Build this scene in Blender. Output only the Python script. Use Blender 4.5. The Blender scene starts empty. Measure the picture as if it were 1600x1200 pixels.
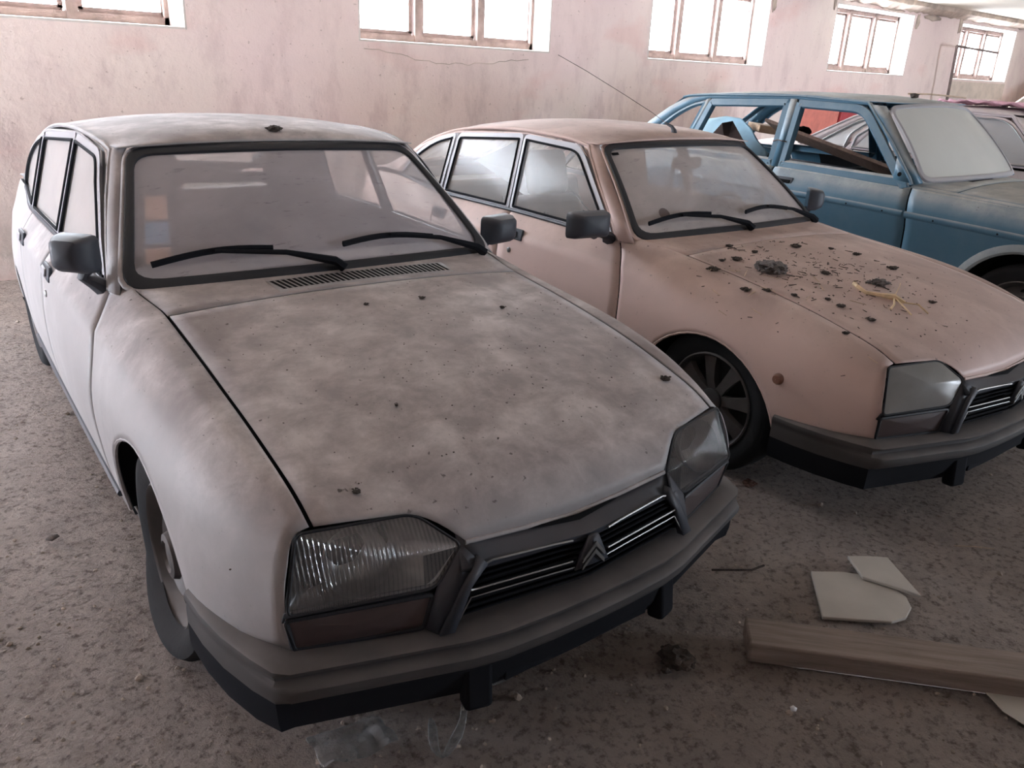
import bpy, bmesh, math, random
from mathutils import Vector, Matrix
random.seed(7)
S = bpy.context.scene
COL = S.collection
PI = math.pi

# ------------------------------------------------------------------ camera, world, lights, exposure
cam_d = bpy.data.cameras.new('camera'); cam = bpy.data.objects.new('camera', cam_d); COL.objects.link(cam)
R_, U_, F_ = Vector((0.78473425,-0.61837641,0.04245911)), Vector((0.19536313,0.31176651,0.92985746)), Vector((0.58823925,0.72139605,-0.36546181))
cam.matrix_world = Matrix(((R_.x,U_.x,-F_.x,0),(R_.y,U_.y,-F_.y,0),(R_.z,U_.z,-F_.z,1.51466),(0,0,0,1)))
cam_d.sensor_fit = 'HORIZONTAL'; cam_d.sensor_width = 36.0; cam_d.lens = 1241.83/1600*36.0
cam_d.clip_start = 0.05; cam_d.clip_end = 200
S.camera = cam
S.view_settings.view_transform = 'Standard'; S.view_settings.look = 'None'
S.view_settings.exposure = 0.70; S.view_settings.gamma = 1.0; S.view_settings.use_curve_mapping = False
S.cycles.max_bounces = 10; S.cycles.diffuse_bounces = 6; S.cycles.transparent_max_bounces = 16
S.cycles.sample_clamp_indirect = 6.0

WY = 6.498           # inner face of the window wall
CEIL = 2.66
SILL_Z, HEAD_Z = 1.70, 2.55
WIN_X = [-0.04, 3.475, 7.00, 10.57, 14.24]
WIN_W = 2.11
world = bpy.data.worlds.new('sky'); S.world = world; world.use_nodes = True
bg = world.node_tree.nodes['Background']; bg.inputs[0].default_value = (0.80, 0.88, 1.0, 1); bg.inputs[1].default_value = 38.0
def portal(x, y, z, w, h, rot):
    l = bpy.data.lights.new('window_daylight_portal', 'AREA'); l.shape = 'RECTANGLE'; l.size = w; l.size_y = h
    l.cycles.is_portal = True
    o = bpy.data.objects.new('window_daylight_portal', l); COL.objects.link(o); o.location = (x, y, z); o.rotation_euler = rot
for wx in WIN_X:
    portal(wx+WIN_W/2, WY+0.40, (SILL_Z+HEAD_Z)/2, WIN_W, HEAD_Z-SILL_Z, (-PI/2, 0, 0))
# opposite wall: unseen gateway behind the camera, added for fill light
BACK_Y = -5.2
LIGHT_GATES = [(9.0, 1.7, 0.0, 2.2)]    # x0, width, z0, height
for gx, gw, gz, gh in LIGHT_GATES:
    portal(gx+gw/2, BACK_Y-0.30, gz+gh/2, gw, gh, (PI/2, 0, 0))

XL, XR = -3.4, 19.5
SIDE_LIGHT_GATE = (5.2, 6.1, 0.0, 2.1)      # unseen gateway added to light the left side, near the window wall: y0, y1, z0, z1
portal(XL-0.28, (SIDE_LIGHT_GATE[0]+SIDE_LIGHT_GATE[1])/2, 1.2, SIDE_LIGHT_GATE[1]-SIDE_LIGHT_GATE[0], 2.4, (PI/2, 0, -PI/2))

# ------------------------------------------------------------------ materials
def nodes(name):
    m = bpy.data.materials.new(name); m.use_nodes = True
    nt = m.node_tree; b = nt.nodes['Principled BSDF']
    return m, nt, b
def N(nt, t, **kw):
    n = nt.nodes.new(t)
    for k, v in kw.items():
        if k in n.inputs.keys() if isinstance(k, str) else False: n.inputs[k].default_value = v
        else: setattr(n, k, v)
    return n
def c4(c): return (c[0], c[1], c[2], 1)
def noise(nt, scale, detail=5, rough=0.55, stretch=None, kind='Object', dist=0.0):
    tc = nt.nodes.new('ShaderNodeTexCoord'); n = nt.nodes.new('ShaderNodeTexNoise')
    n.inputs['Scale'].default_value = scale; n.inputs['Detail'].default_value = detail; n.inputs['Roughness'].default_value = rough
    n.inputs['Distortion'].default_value = dist
    if stretch:
        mp = nt.nodes.new('ShaderNodeMapping'); mp.inputs['Scale'].default_value = stretch
        nt.links.new(tc.outputs[kind], mp.inputs[0]); nt.links.new(mp.outputs[0], n.inputs['Vector'])
    else: nt.links.new(tc.outputs[kind], n.inputs['Vector'])
    return n.outputs['Fac']
def ramp(nt, src, a, b, va=0.0, vb=1.0):
    r = nt.nodes.new('ShaderNodeMapRange'); r.clamp = True
    r.inputs[1].default_value = a; r.inputs[2].default_value = b; r.inputs[3].default_value = va; r.inputs[4].default_value = vb
    nt.links.new(src, r.inputs[0]); return r.outputs[0]
def math_(nt, op, a, b=None):
    n = nt.nodes.new('ShaderNodeMath'); n.operation = op
    for i, v in enumerate((a, b)):
        if v is None: continue
        if isinstance(v, (int, float)): n.inputs[i].default_value = v
        else: nt.links.new(v, n.inputs[i])
    return n.outputs[0]
def mix(nt, fac, a, b):
    n = nt.nodes.new('ShaderNodeMix'); n.data_type = 'RGBA'
    for sock, v in ((n.inputs[0], fac), (n.inputs[6], a), (n.inputs[7], b)):
        if isinstance(v, (int, float)): sock.default_value = v
        elif isinstance(v, tuple): sock.default_value = c4(v)
        else: nt.links.new(v, sock)
    return n.outputs[2]
def bump(nt, b, h, strength=0.3, dist=0.01):
    n = nt.nodes.new('ShaderNodeBump'); n.inputs['Strength'].default_value = strength; n.inputs['Distance'].default_value = dist
    nt.links.new(h, n.inputs['Height']); nt.links.new(n.outputs[0], b.inputs['Normal'])
def upness(nt):
    g = nt.nodes.new('ShaderNodeNewGeometry'); s = nt.nodes.new('ShaderNodeSeparateXYZ')
    nt.links.new(g.outputs['Normal'], s.inputs[0]); return s.outputs['Z']
def simple(name, col, rough=0.5, metal=0.0, var=0.0, vscale=8, bumpk=0.0, dust=None, dustk=0.6, spec=None):
    m, nt, b = nodes(name)
    out = None
    if var:
        f = noise(nt, vscale, 6)
        out = mix(nt, ramp(nt, f, .3, .7), tuple(c*(1-var) for c in col), tuple(min(1, c*(1+var)) for c in col))
    if dust:
        u = ramp(nt, upness(nt), 0.1, 0.9, 0.25*dustk, dustk)
        f = math_(nt, 'MULTIPLY', u, ramp(nt, noise(nt, 6, 6), .25, .7, .5, 1))
        out = mix(nt, f, out if out is not None else col, dust)
    if out is not None: nt.links.new(out, b.inputs['Base Color'])
    else: b.inputs['Base Color'].default_value = c4(col)
    b.inputs['Roughness'].default_value = rough; b.inputs['Metallic'].default_value = metal
    if spec is not None: b.inputs['Specular IOR Level'].default_value = spec
    if bumpk: bump(nt, b, noise(nt, vscale*4, 6), bumpk, 0.01)
    return m
def paint(name, base, dust, dust2, amount, side=0.12, metal=0.0, tint=None, grime=(0.06,0.05,0.045)):
    """car paint under settled dust: thick on level metal, thin on upright metal, smeared and speckled"""
    m, nt, b = nodes(name)
    up = ramp(nt, upness(nt), 0.25, 0.85, side, 1.0)
    big = noise(nt, 2.2, 7, .6, dist=.4); mid = noise(nt, 8, 9, .68, stretch=(1.1, .9, 1), dist=.25); fine = noise(nt, 120, 3, .6)
    body = base
    if tint: body = mix(nt, ramp(nt, noise(nt, 1.7, 5), .35, .65), base, tint)
    dcol = mix(nt, ramp(nt, mid, .36, .62), dust, dust2)
    dcol = mix(nt, ramp(nt, big, .42, .68), dcol, tuple(x*.78 for x in dust))
    f = math_(nt, 'MULTIPLY', up, ramp(nt, math_(nt, 'ADD', math_(nt, 'MULTIPLY', mid, .6), math_(nt, 'MULTIPLY', big, .4)), .28, .62, amount*.62, amount))
    c = mix(nt, f, body, dcol)
    speck = math_(nt, 'MULTIPLY', ramp(nt, noise(nt, 60, 2, .5), .70, .76), math_(nt, 'MULTIPLY', up, .7))
    c = mix(nt, speck, c, grime)
    nt.links.new(c, b.inputs['Base Color'])
    nt.links.new(ramp(nt, f, 0, .8, .36, .85), b.inputs['Roughness'])
    b.inputs['Metallic'].default_value = metal
    b.inputs['Specular IOR Level'].default_value = .42
    bump(nt, b, fine, .12, .002)
    return m
def dusty_glass(name, dust, lo, hi, scale=5, stretch=(1,1,1), rough=.25, a=.35, b_=.7, streak=True, emboss=None):
    """pane of glass with a film of dust: partly see-through, partly the dust's own colour"""
    m = bpy.data.materials.new(name); m.use_nodes = True; nt = m.node_tree; nt.nodes.clear()
    out = nt.nodes.new('ShaderNodeOutputMaterial')
    d = nt.nodes.new('ShaderNodeBsdfDiffuse'); d.inputs[0].default_value = c4(dust)
    tl = nt.nodes.new('ShaderNodeBsdfTranslucent'); tl.inputs[0].default_value = c4(dust)
    dm = nt.nodes.new('ShaderNodeMixShader'); dm.inputs[0].default_value = .16
    nt.links.new(d.outputs[0], dm.inputs[1]); nt.links.new(tl.outputs[0], dm.inputs[2])
    t = nt.nodes.new('ShaderNodeBsdfTransparent'); t.inputs[0].default_value = (.93,.95,.95,1)
    f = noise(nt, scale, 7, .6, stretch=stretch, dist=.3)
    fac = ramp(nt, f, a, b_, lo, hi)
    if streak:
        s = ramp(nt, noise(nt, 22, 4, .7, stretch=(3, .5, .6)), .62, .7, 0, .22)
        fac = math_(nt, 'SUBTRACT', fac, math_(nt, 'MULTIPLY', s, .6))
    m1 = nt.nodes.new('ShaderNodeMixShader'); nt.links.new(fac, m1.inputs[0]); nt.links.new(t.outputs[0], m1.inputs[1]); nt.links.new(dm.outputs[0], m1.inputs[2])
    g = nt.nodes.new('ShaderNodeBsdfGlossy'); g.inputs['Roughness'].default_value = rough
    lw_ = nt.nodes.new('ShaderNodeLayerWeight'); lw_.inputs[0].default_value = .5
    frs = math_(nt, 'ADD', math_(nt, 'MULTIPLY', math_(nt, 'POWER', lw_.outputs['Facing'], 5.0), .2 if 'film' in name else .7), .01 if 'film' in name else .035)
    m2 = nt.nodes.new('ShaderNodeMixShader')
    nt.links.new(frs, m2.inputs[0]); nt.links.new(m1.outputs[0], m2.inputs[1]); nt.links.new(g.outputs[0], m2.inputs[2])
    if emboss:
        tc = nt.nodes.new('ShaderNodeTexCoord'); w = nt.nodes.new('ShaderNodeTexWave'); w.bands_direction = 'Y'; w.inputs['Scale'].default_value = emboss; w.inputs['Distortion'].default_value = 1.5; w.inputs['Detail Scale'].default_value = .6
        nt.links.new(tc.outputs['Object'], w.inputs['Vector'])
        bn = nt.nodes.new('ShaderNodeBump'); bn.inputs['Strength'].default_value = .8; bn.inputs['Distance'].default_value = .004
        nt.links.new(w.outputs['Fac'], bn.inputs['Height']); nt.links.new(bn.outputs[0], g.inputs['Normal'])
        m2.inputs[0].default_value = .3
        nt.links.remove(m2.inputs[0].links[0]); m2.inputs[0].default_value = .14
    nt.links.new(m2.outputs[0], out.inputs[0])
    return m

M = {}
DUST = (0.36,0.285,0.265); DUST2 = (0.50,0.42,0.395)
M['paint_white'] = paint('dusty_white_paint', (0.41,0.41,0.42), (0.40,0.345,0.345), (0.74,0.68,0.68), .97, side=.22)
M['paint_tan'] = paint('dusty_tan_paint', (0.84,0.63,0.58), (0.43,0.325,0.29), (0.60,0.475,0.43), .93, side=.22)
M['paint_blue'] = paint('dusty_blue_paint', (0.028,0.125,0.21), (0.44,0.43,0.405), (0.54,0.525,0.49), 1.0, side=.10, tint=(0.035,0.14,0.225))
M['paint_blue_dust'] = paint('heavily_dusted_blue_paint', (0.06,0.17,0.24), (0.44,0.43,0.41), (0.54,0.525,0.5), 1.0, side=.7)
M['paint_silver'] = paint('dusty_silver_paint', (0.66,0.55,0.56), (0.50,0.44,0.42), (0.6,0.54,0.51), .8, side=.3)
M['black_rubber'] = simple('dusty_black_rubber', (0.013,0.015,0.021), .6, dust=(0.20,0.18,0.19), dustk=.06)
M['tyre'] = simple('tyre_rubber', (0.016,0.018,0.021), .9, var=.2, bumpk=.2, dust=(0.10,0.085,0.08), dustk=.3, spec=.2)
M['bumper'] = simple('dusty_black_plastic', (0.040,0.040,0.042), .65, var=.15, dust=(0.19,0.17,0.165), dustk=.85)
M['plastic'] = simple('black_plastic', (0.028,0.036,0.052), .55, dust=(0.22,0.20,0.21), dustk=.32)
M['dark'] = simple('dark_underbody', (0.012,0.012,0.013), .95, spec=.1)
M['grille'] = simple('dark_grille_plastic', (0.014,0.015,0.019), .9, spec=.12)
M['chrome'] = simple('dull_chrome', (0.33,0.34,0.34), .45, 1.0, dust=(0.4,0.34,0.32), dustk=.35)
M['trim'] = simple('brushed_window_trim', (0.36,0.36,0.39), .5, .25, dust=(0.45,0.41,0.40), dustk=.5)
M['rim'] = simple('grey_wheel_metal', (0.085,0.08,0.08), .6, .3, var=.3, dust=(0.18,0.155,0.15), dustk=.5)
M['rim_dark'] = simple('dark_wheel_metal', (0.045,0.045,0.048), .6, .3, var=.25)
M['seat'] = simple('brown_seat_cloth', (0.13,0.10,0.10), .95, var=.15, dust=(0.3,0.25,0.23), dustk=.4)
M['seat_tan'] = simple('beige_seat_cloth', (0.26,0.20,0.17), .95, var=.15, dust=(0.36,0.3,0.27), dustk=.4)
M['inside'] = simple('cabin_lining', (0.42,0.39,0.38), .95, var=.1)
M['reflector'] = simple('headlamp_reflector', (0.36,0.35,0.36), .3, .9, var=.3, vscale=14)
M['amber'] = simple('dusty_indicator_lens', (0.06,0.042,0.042), .4, var=.2, dust=(0.2,0.16,0.155), dustk=.4)
M['ws_white'] = dusty_glass('dusty_windshield_glass', (0.97,0.91,0.98), .34, .54, 2.0, a=.25, b_=.75)
M['rear_glass'] = dusty_glass('lightly_dusty_glass', (0.85,0.80,0.76), .12, .38, 6, stretch=(1,3,1), a=.4, b_=.62)
M['ws_tan'] = dusty_glass('dusty_windshield_glass_thick', (0.88,0.80,0.79), .34, .62, 2.4, a=.25, b_=.7)
M['ws_blue'] = dusty_glass('caked_windshield_glass', (0.60,0.60,0.565), .93, 1.0, 2.2, streak=False)
M['side_white'] = dusty_glass('caked_side_glass', (0.64,0.61,0.60), .90, .99, 3.5, streak=False)
M['side_tan'] = dusty_glass('dusty_side_glass', (0.80,0.77,0.74), .22, .34, 1.4, a=.2, b_=.8, streak=False)
M['lens_clear'] = dusty_glass('ribbed_headlamp_glass', (0.34,0.33,0.34), .12, .36, 8, emboss=34, streak=False, rough=.12)
M['lens_dusty'] = dusty_glass('dusty_headlamp_glass', (0.34,0.33,0.315), .80, .95, 8, streak=False, rough=.25)
def pane_mat():
    m = bpy.data.materials.new('grimy_window_glass'); m.use_nodes = True; nt = m.node_tree; nt.nodes.clear()
    out = nt.nodes.new('ShaderNodeOutputMaterial'); t = nt.nodes.new('ShaderNodeBsdfTransparent'); t.inputs[0].default_value = (.95,.95,.95,1)
    d = nt.nodes.new('ShaderNodeBsdfTranslucent'); d.inputs[0].default_value = (.85,.83,.8,1)
    mx = nt.nodes.new('ShaderNodeMixShader'); nt.links.new(ramp(nt, noise(nt, 3, 5), .35, .7, .05, .3), mx.inputs[0]); nt.links.new(t.outputs[0], mx.inputs[1]); nt.links.new(d.outputs[0], mx.inputs[2]); nt.links.new(mx.outputs[0], out.inputs[0]); return m
M['pane'] = pane_mat()
M['amber2'] = simple('orange_repeater_lens', (0.26,0.12,0.08), .4, dust=(0.3,0.24,0.22), dustk=.35)
M['mirror_glass'] = simple('mirror_glass', (0.4,0.42,0.44), .15, 1.0)

def plaster():
    m, nt, b = nodes('aged_pink_plaster')
    base = mix(nt, ramp(nt, noise(nt, .55, 6), .35, .65), (0.80,0.70,0.645), (0.75,0.61,0.59))
    st = ramp(nt, noise(nt, 2.6, 9, .68, stretch=(1.4, 1, .55)), .48, .66, 0, .6)
    tc = nt.nodes.new('ShaderNodeTexCoord'); sp = nt.nodes.new('ShaderNodeSeparateXYZ'); nt.links.new(tc.outputs['Object'], sp.inputs[0])
    low = ramp(nt, sp.outputs['Z'], 2.1, 1.1, .35, 1.0)
    c = mix(nt, math_(nt, 'MULTIPLY', st, low), base, (0.50,0.38,0.38))
    # old grey-green damp near the floor
    damp = math_(nt, 'MULTIPLY', ramp(nt, sp.outputs['Z'], .75, .15), ramp(nt, noise(nt, 2.2, 8, .65), .40, .6, .2, 1))
    c = mix(nt, math_(nt, 'MULTIPLY', damp, .7), c, (0.34,0.31,0.27))
    red = ramp(nt, noise(nt, .9, 5, .5, stretch=(1,1,2)), .58, .68, 0, .45)
    c = mix(nt, red, c, (0.70,0.46,0.43))
    sp2 = ramp(nt, noise(nt, 26, 4, .6), .64, .70, 0, .6)
    c = mix(nt, sp2, c, (0.36,0.27,0.24))
    nt.links.new(c, b.inputs['Base Color']); b.inputs['Roughness'].default_value = .95; b.inputs['Specular IOR Level'].default_value = .15
    bump(nt, b, noise(nt, 14, 8, .65), .35, .02)
    return m
M['plaster'] = plaster()
M['reveal'] = simple('whitewashed_reveal', (0.62,0.56,0.52), .9, var=.08, vscale=5, bumpk=.15)
M['concrete'] = simple('rough_concrete', (0.45,0.37,0.31), .95, var=.35, vscale=5, bumpk=.6)
M['ceiling'] = simple('yellowed_ceiling', (0.62,0.56,0.47), .95, var=.06, vscale=2)
M['frame_wood'] = simple('weathered_window_wood', (0.30,0.225,0.20), .8, var=.3, vscale=9, bumpk=.2)
M['brick'] = simple('limewashed_block_infill', (0.60,0.52,0.45), .95, var=.15, vscale=7, bumpk=.4)
def floor_mat():
    m, nt, b = nodes('dirty_earth_floor')
    c = mix(nt, ramp(nt, noise(nt, 1.1, 8, .6), .35, .65), (0.49,0.42,0.385), (0.63,0.55,0.505))
    c = mix(nt, ramp(nt, noise(nt, 7, 8, .7), .42, .66, 0, .6), c, (0.33,0.28,0.26))
    c = mix(nt, ramp(nt, noise(nt, 40, 5, .7), .50, .66, 0, .75), c, (0.13,0.10,0.085))
    c = mix(nt, ramp(nt, noise(nt, 90, 3, .6), .64, .70, 0, .7), c, (0.50,0.44,0.38))
    nt.links.new(c, b.inputs['Base Color']); b.inputs['Roughness'].default_value = .98; b.inputs['Specular IOR Level'].default_value = .1
    h = math_(nt, 'ADD', math_(nt, 'MULTIPLY', noise(nt, 9, 8, .65), .6), math_(nt, 'MULTIPLY', noise(nt, 55, 6, .7), .5))
    bump(nt, b, h, 1.0, .06)
    return m
M['floor'] = floor_mat()
def wood(name, a, b_, axis=(1, 14, 14)):
    m, nt, b = nodes(name)
    f = noise(nt, 3, 8, .65, stretch=axis)
    nt.links.new(mix(nt, ramp(nt, f, .3, .7), a, b_), b.inputs['Base Color']); b.inputs['Roughness'].default_value = .85
    bump(nt, b, f, .4, .01); return m
M['beam'] = wood('old_grey_brown_timber', (0.19,0.155,0.135), (0.38,0.31,0.275))
M['board'] = wood('brown_board', (0.22,0.14,0.11), (0.38,0.26,0.20))
M['board2'] = wood('orange_wood', (0.52,0.33,0.20), (0.66,0.45,0.30))
M['tile'] = simple('broken_pale_tile', (0.56,0.53,0.49), .7, var=.08, vscale=6)
M['lightblue'] = simple('pale_blue_sheet_metal', (0.30,0.55,0.70), .6, var=.12, vscale=5, dust=(0.5,0.48,0.45), dustk=.35)
M['cardboard'] = simple('dark_brown_box', (0.10,0.065,0.058), .9, var=.2)
M['clod'] = simple('dry_dirt_clod', (0.075,0.058,0.05), .98, var=.4, vscale=40, bumpk=.6)
M['clod_grey'] = simple('grey_lint_clump', (0.16,0.14,0.135), .98, var=.5, vscale=60, bumpk=.8)
M['straw'] = simple('dry_straw', (0.62,0.48,0.36), .8, var=.2, vscale=30)
M['root'] = simple('pale_dry_root', (0.80,0.62,0.40), .7, var=.2, vscale=30)
M['film'] = dusty_glass('thin_plastic_film', (0.40,0.39,0.39), .25, .6, 20, streak=False, rough=.5)
M['red'] = simple('salmon_red_panel', (0.62,0.20,0.16), .6, var=.15)
M['paper'] = simple('white_paper', (0.85,0.84,0.86), .8)
M['sticker_o'] = simple('faded_orange_sticker', (0.75,0.48,0.36), .8)
M['sticker_b'] = simple('faded_blue_sticker', (0.15,0.33,0.52), .8)
M['iron'] = simple('rusty_iron', (0.18,0.14,0.13), .7, .5, var=.3)

# ------------------------------------------------------------------ mesh helpers
def link(name, me, mat=None, parent=None, loc=None, smooth=True):
    o = bpy.data.objects.new(name, me); COL.objects.link(o)
    if mat: me.materials.append(mat)
    if parent: o.parent = parent
    if loc is not None: o.location = loc
    if smooth:
        for p in me.polygons: p.use_smooth = True
        try: me.set_sharp_from_angle(angle=math.radians(38))
        except Exception: pass
    return o
def mesh(name, vs, fs, mat=None, parent=None, loc=None, smooth=True, solid=0.0, sub=0, fix=True):
    me = bpy.data.meshes.new(name); me.from_pydata([tuple(v) for v in vs], [], fs); me.update()
    if fix:
        bm = bmesh.new(); bm.from_mesh(me); bmesh.ops.remove_doubles(bm, verts=bm.verts, dist=1e-5)
        bmesh.ops.recalc_face_normals(bm, faces=bm.faces); bm.to_mesh(me); bm.free()
    o = link(name, me, mat, parent, loc, smooth)
    if solid:
        md = o.modifiers.new('thickness', 'SOLIDIFY'); md.thickness = solid; md.offset = 0
    if sub:
        md = o.modifiers.new('smooth', 'SUBSURF'); md.levels = sub; md.render_levels = sub
    return o
def empty(name, loc, rz=0, parent=None):
    o = bpy.data.objects.new(name, None); COL.objects.link(o); o.location = loc; o.rotation_euler = (0,0,rz); o.empty_display_size = .2
    if parent: o.parent = parent
    return o
def tag(o, label=None, cat=None, group=None, kind=None):
    if label: o['label'] = label
    if cat: o['category'] = cat
    if group: o['group'] = group
    if kind: o['kind'] = kind
    return o
def outward(o, ref):
    """make an open shell's normals point away from a point inside"""
    me = o.data; bm = bmesh.new(); bm.from_mesh(me); s = 0; ref = Vector(ref)
    for f in bm.faces: s += f.normal.dot(f.calc_center_median()-ref)*f.calc_area()
    if s < 0: bmesh.ops.reverse_faces(bm, faces=bm.faces)
    bm.to_mesh(me); bm.free(); return o
def grid_vf(rows):
    nv = len(rows[0]); vs = [p for r in rows for p in r]; fs = []
    for i in range(len(rows)-1):
        for j in range(nv-1):
            a = i*nv+j; fs.append((a, a+1, a+nv+1, a+nv))
    return vs, fs
def box_vf(sx, sy, sz, c=(0,0,0)):
    vs = [(c[0]+x*sx/2, c[1]+y*sy/2, c[2]+z*sz/2) for x in (-1,1) for y in (-1,1) for z in (-1,1)]
    fs = [(0,1,3,2),(4,6,7,5),(0,4,5,1),(2,3,7,6),(0,2,6,4),(1,5,7,3)]
    return vs, fs
def box(name, size, c, mat, parent=None, bev=0.0, rot=None, loc=None, seg=2):
    vs, fs = box_vf(*size)
    R = rot if rot is not None else Matrix.Identity(3)
    vs = [R @ Vector(v) + Vector(c) for v in vs]
    o = mesh(name, vs, fs, mat, parent, loc, smooth=bool(bev))
    if bev:
        md = o.modifiers.new('bevel', 'BEVEL'); md.width = bev; md.segments = seg; md.limit_method = 'ANGLE'
    return o
def rotz(a): return Matrix.Rotation(a, 3, 'Z')
def euler(x, y, z): return (Matrix.Rotation(z,3,'Z') @ Matrix.Rotation(y,3,'Y') @ Matrix.Rotation(x,3,'X'))
def tube_vf(pts, r, n=8, rs=None, flat=1.0, cap=True, closed=False):
    pts = [Vector(p) for p in pts]; vs = []; fs = []; m = len(pts); prev = None
    for i, p in enumerate(pts):
        if closed: d = (pts[(i+1)%m]-pts[i-1])
        else: d = pts[min(i+1,m-1)]-pts[max(i-1,0)]
        d.normalize()
        if prev is None:
            up = Vector((0,0,1)) if abs(d.z) < .9 else Vector((1,0,0)); a = d.cross(up).normalized()
        else: a = (prev - d*prev.dot(d)).normalized()
        prev = a; b = d.cross(a); rr = rs[i] if rs else r
        for k in range(n):
            t = 2*PI*k/n; vs.append(p + a*math.cos(t)*rr + b*math.sin(t)*rr*flat)
    for i in range(m if closed else m-1):
        for k in range(n):
            j = (i+1) % m
            fs.append((i*n+k, i*n+(k+1)%n, j*n+(k+1)%n, j*n+k))
    if cap and not closed: fs.append(tuple(range(n))[::-1]); fs.append(tuple((m-1)*n+k for k in range(n)))
    return vs, fs
def tube(name, pts, r, mat, parent=None, loc=None, n=8, rs=None, flat=1.0, closed=False):
    vs, fs = tube_vf(pts, r, n, rs, flat, True, closed); return mesh(name, vs, fs, mat, parent, loc)
def join(parts):
    vs, fs = [], []
    for v, f in parts:
        k = len(vs); vs += list(v); fs += [tuple(i+k for i in q) for q in f]
    return vs, fs
def crv(pts):
    """smooth curve through (x, v...) knots, x ascending"""
    pts = sorted(pts); X = [p[0] for p in pts]; V = [p[1:] for p in pts]; n = len(X); dim = len(V[0])
    D = []
    for i in range(n):
        d = []
        for k in range(dim):
            if i == 0: m = (V[1][k]-V[0][k])/(X[1]-X[0])
            elif i == n-1: m = (V[-1][k]-V[-2][k])/(X[-1]-X[-2])
            else:
                h0 = X[i]-X[i-1]; h1 = X[i+1]-X[i]; s0 = (V[i][k]-V[i-1][k])/h0; s1 = (V[i+1][k]-V[i][k])/h1
                if s0*s1 <= 0: m = 0.0
                else: m = 3*(h0+h1)/((2*h1+h0)/s0+(h1+2*h0)/s1)
            d.append(m)
        D.append(d)
    def f(x):
        if x <= X[0]: i = 0; x = X[0]
        elif x >= X[-1]: i = n-2; x = X[-1]
        else:
            i = 0
            while x > X[i+1]: i += 1
        h = X[i+1]-X[i]; t = (x-X[i])/h
        a = 2*t**3-3*t*t+1; b = t**3-2*t*t+t; c = -2*t**3+3*t*t; e = t**3-t*t
        r = [a*V[i][k]+b*h*D[i][k]+c*V[i+1][k]+e*h*D[i+1][k] for k in range(dim)]
        return r[0] if dim == 1 else r
    return f
def catmull(P, t):
    n = len(P)-1; t = max(0, min(n, t)); i = min(int(t), n-1); u = t-i
    p1 = P[i]; p2 = P[i+1]; p0 = P[i-1] if i > 0 else [2*a-b for a, b in zip(p1, p2)]; p3 = P[i+2] if i+2 <= n else [2*b-a for a, b in zip(p1, p2)]
    return [0.5*((2*b)+(-a+c)*u+(2*a-5*b+4*c-d)*u*u+(-a+3*b-3*c+d)*u**3) for a, b, c, d in zip(p0, p1, p2, p3)]
def lin(a, b, n): return [a+(b-a)*i/n for i in range(n+1)]
def lerp3(a, b, t): return [a[k]+(b[k]-a[k])*t for k in range(len(a))]
def round_poly(P, r, n=5):
    """round the corners of a closed polygon of any-dimension points"""
    out = []; m = len(P)
    for i in range(m):
        p = Vector(P[i]); a = Vector(P[i-1])-p; b = Vector(P[(i+1)%m])-p
        rr = r[i] if isinstance(r, (list, tuple)) else r
        ra = min(rr, a.length*.48); rb = min(rr, b.length*.48)
        if rr <= 0: out.append(p); continue
        s = p+a.normalized()*ra; e = p+b.normalized()*rb
        for k in range(n+1):
            t = k/n; out.append(s*(1-t)**2+p*2*t*(1-t)+e*t*t)
    return out
def patch_vf(outline, bulge=(0,0,0), rings=(0,.35,.65,.85,1.0)):
    O = [Vector(p) for p in outline]; c = sum(O, Vector((0,0,0)))/len(O); B = Vector(bulge); n = len(O)
    vs = [c+B]; fs = []
    for r in rings[1:]:
        for p in O: vs.append(c+(p-c)*r + B*(1-r*r))
    for k in range(n): fs.append((0, 1+k, 1+(k+1)%n))
    for i in range(len(rings)-2):
        for k in range(n):
            a = 1+i*n+k; b = 1+i*n+(k+1)%n; fs.append((a, b, b+n, a+n))
    return vs, fs
def ring_vf(A, B, closed=True):
    """strip between two polylines with equal point counts"""
    n = len(A); vs = list(A)+list(B); fs = []
    for k in range(n if closed else n-1):
        j = (k+1) % n; fs.append((k, j, n+j, n+k))
    return vs, fs
def lathe_vf(prof, n=40, axis='Y', c=(0,0,0)):
    vs = []; fs = []; m = len(prof)
    for k in range(n):
        t = 2*PI*k/n
        for r, h in prof:
            if axis == 'Y': vs.append((c[0]+r*math.cos(t), c[1]+h, c[2]+r*math.sin(t)))
            else: vs.append((c[0]+r*math.cos(t), c[1]+r*math.sin(t), c[2]+h))
    for k in range(n):
        j = (k+1) % n
        for i in range(m-1): fs.append((k*m+i, k*m+i+1, j*m+i+1, j*m+i))
    return vs, fs
def blob_vf(c, r, squash=.6, seed=0, n=2, rough=.35):
    bm = bmesh.new(); bmesh.ops.create_icosphere(bm, subdivisions=n, radius=1)
    rd = random.Random(seed); vs = []
    for v in bm.verts:
        k = 1+rd.uniform(-rough, rough); vs.append((c[0]+v.co.x*r*k, c[1]+v.co.y*r*k, c[2]+v.co.z*r*k*squash))
    fs = [tuple(v.index for v in f.verts) for f in bm.faces]; bm.free(); return vs, fs

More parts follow.
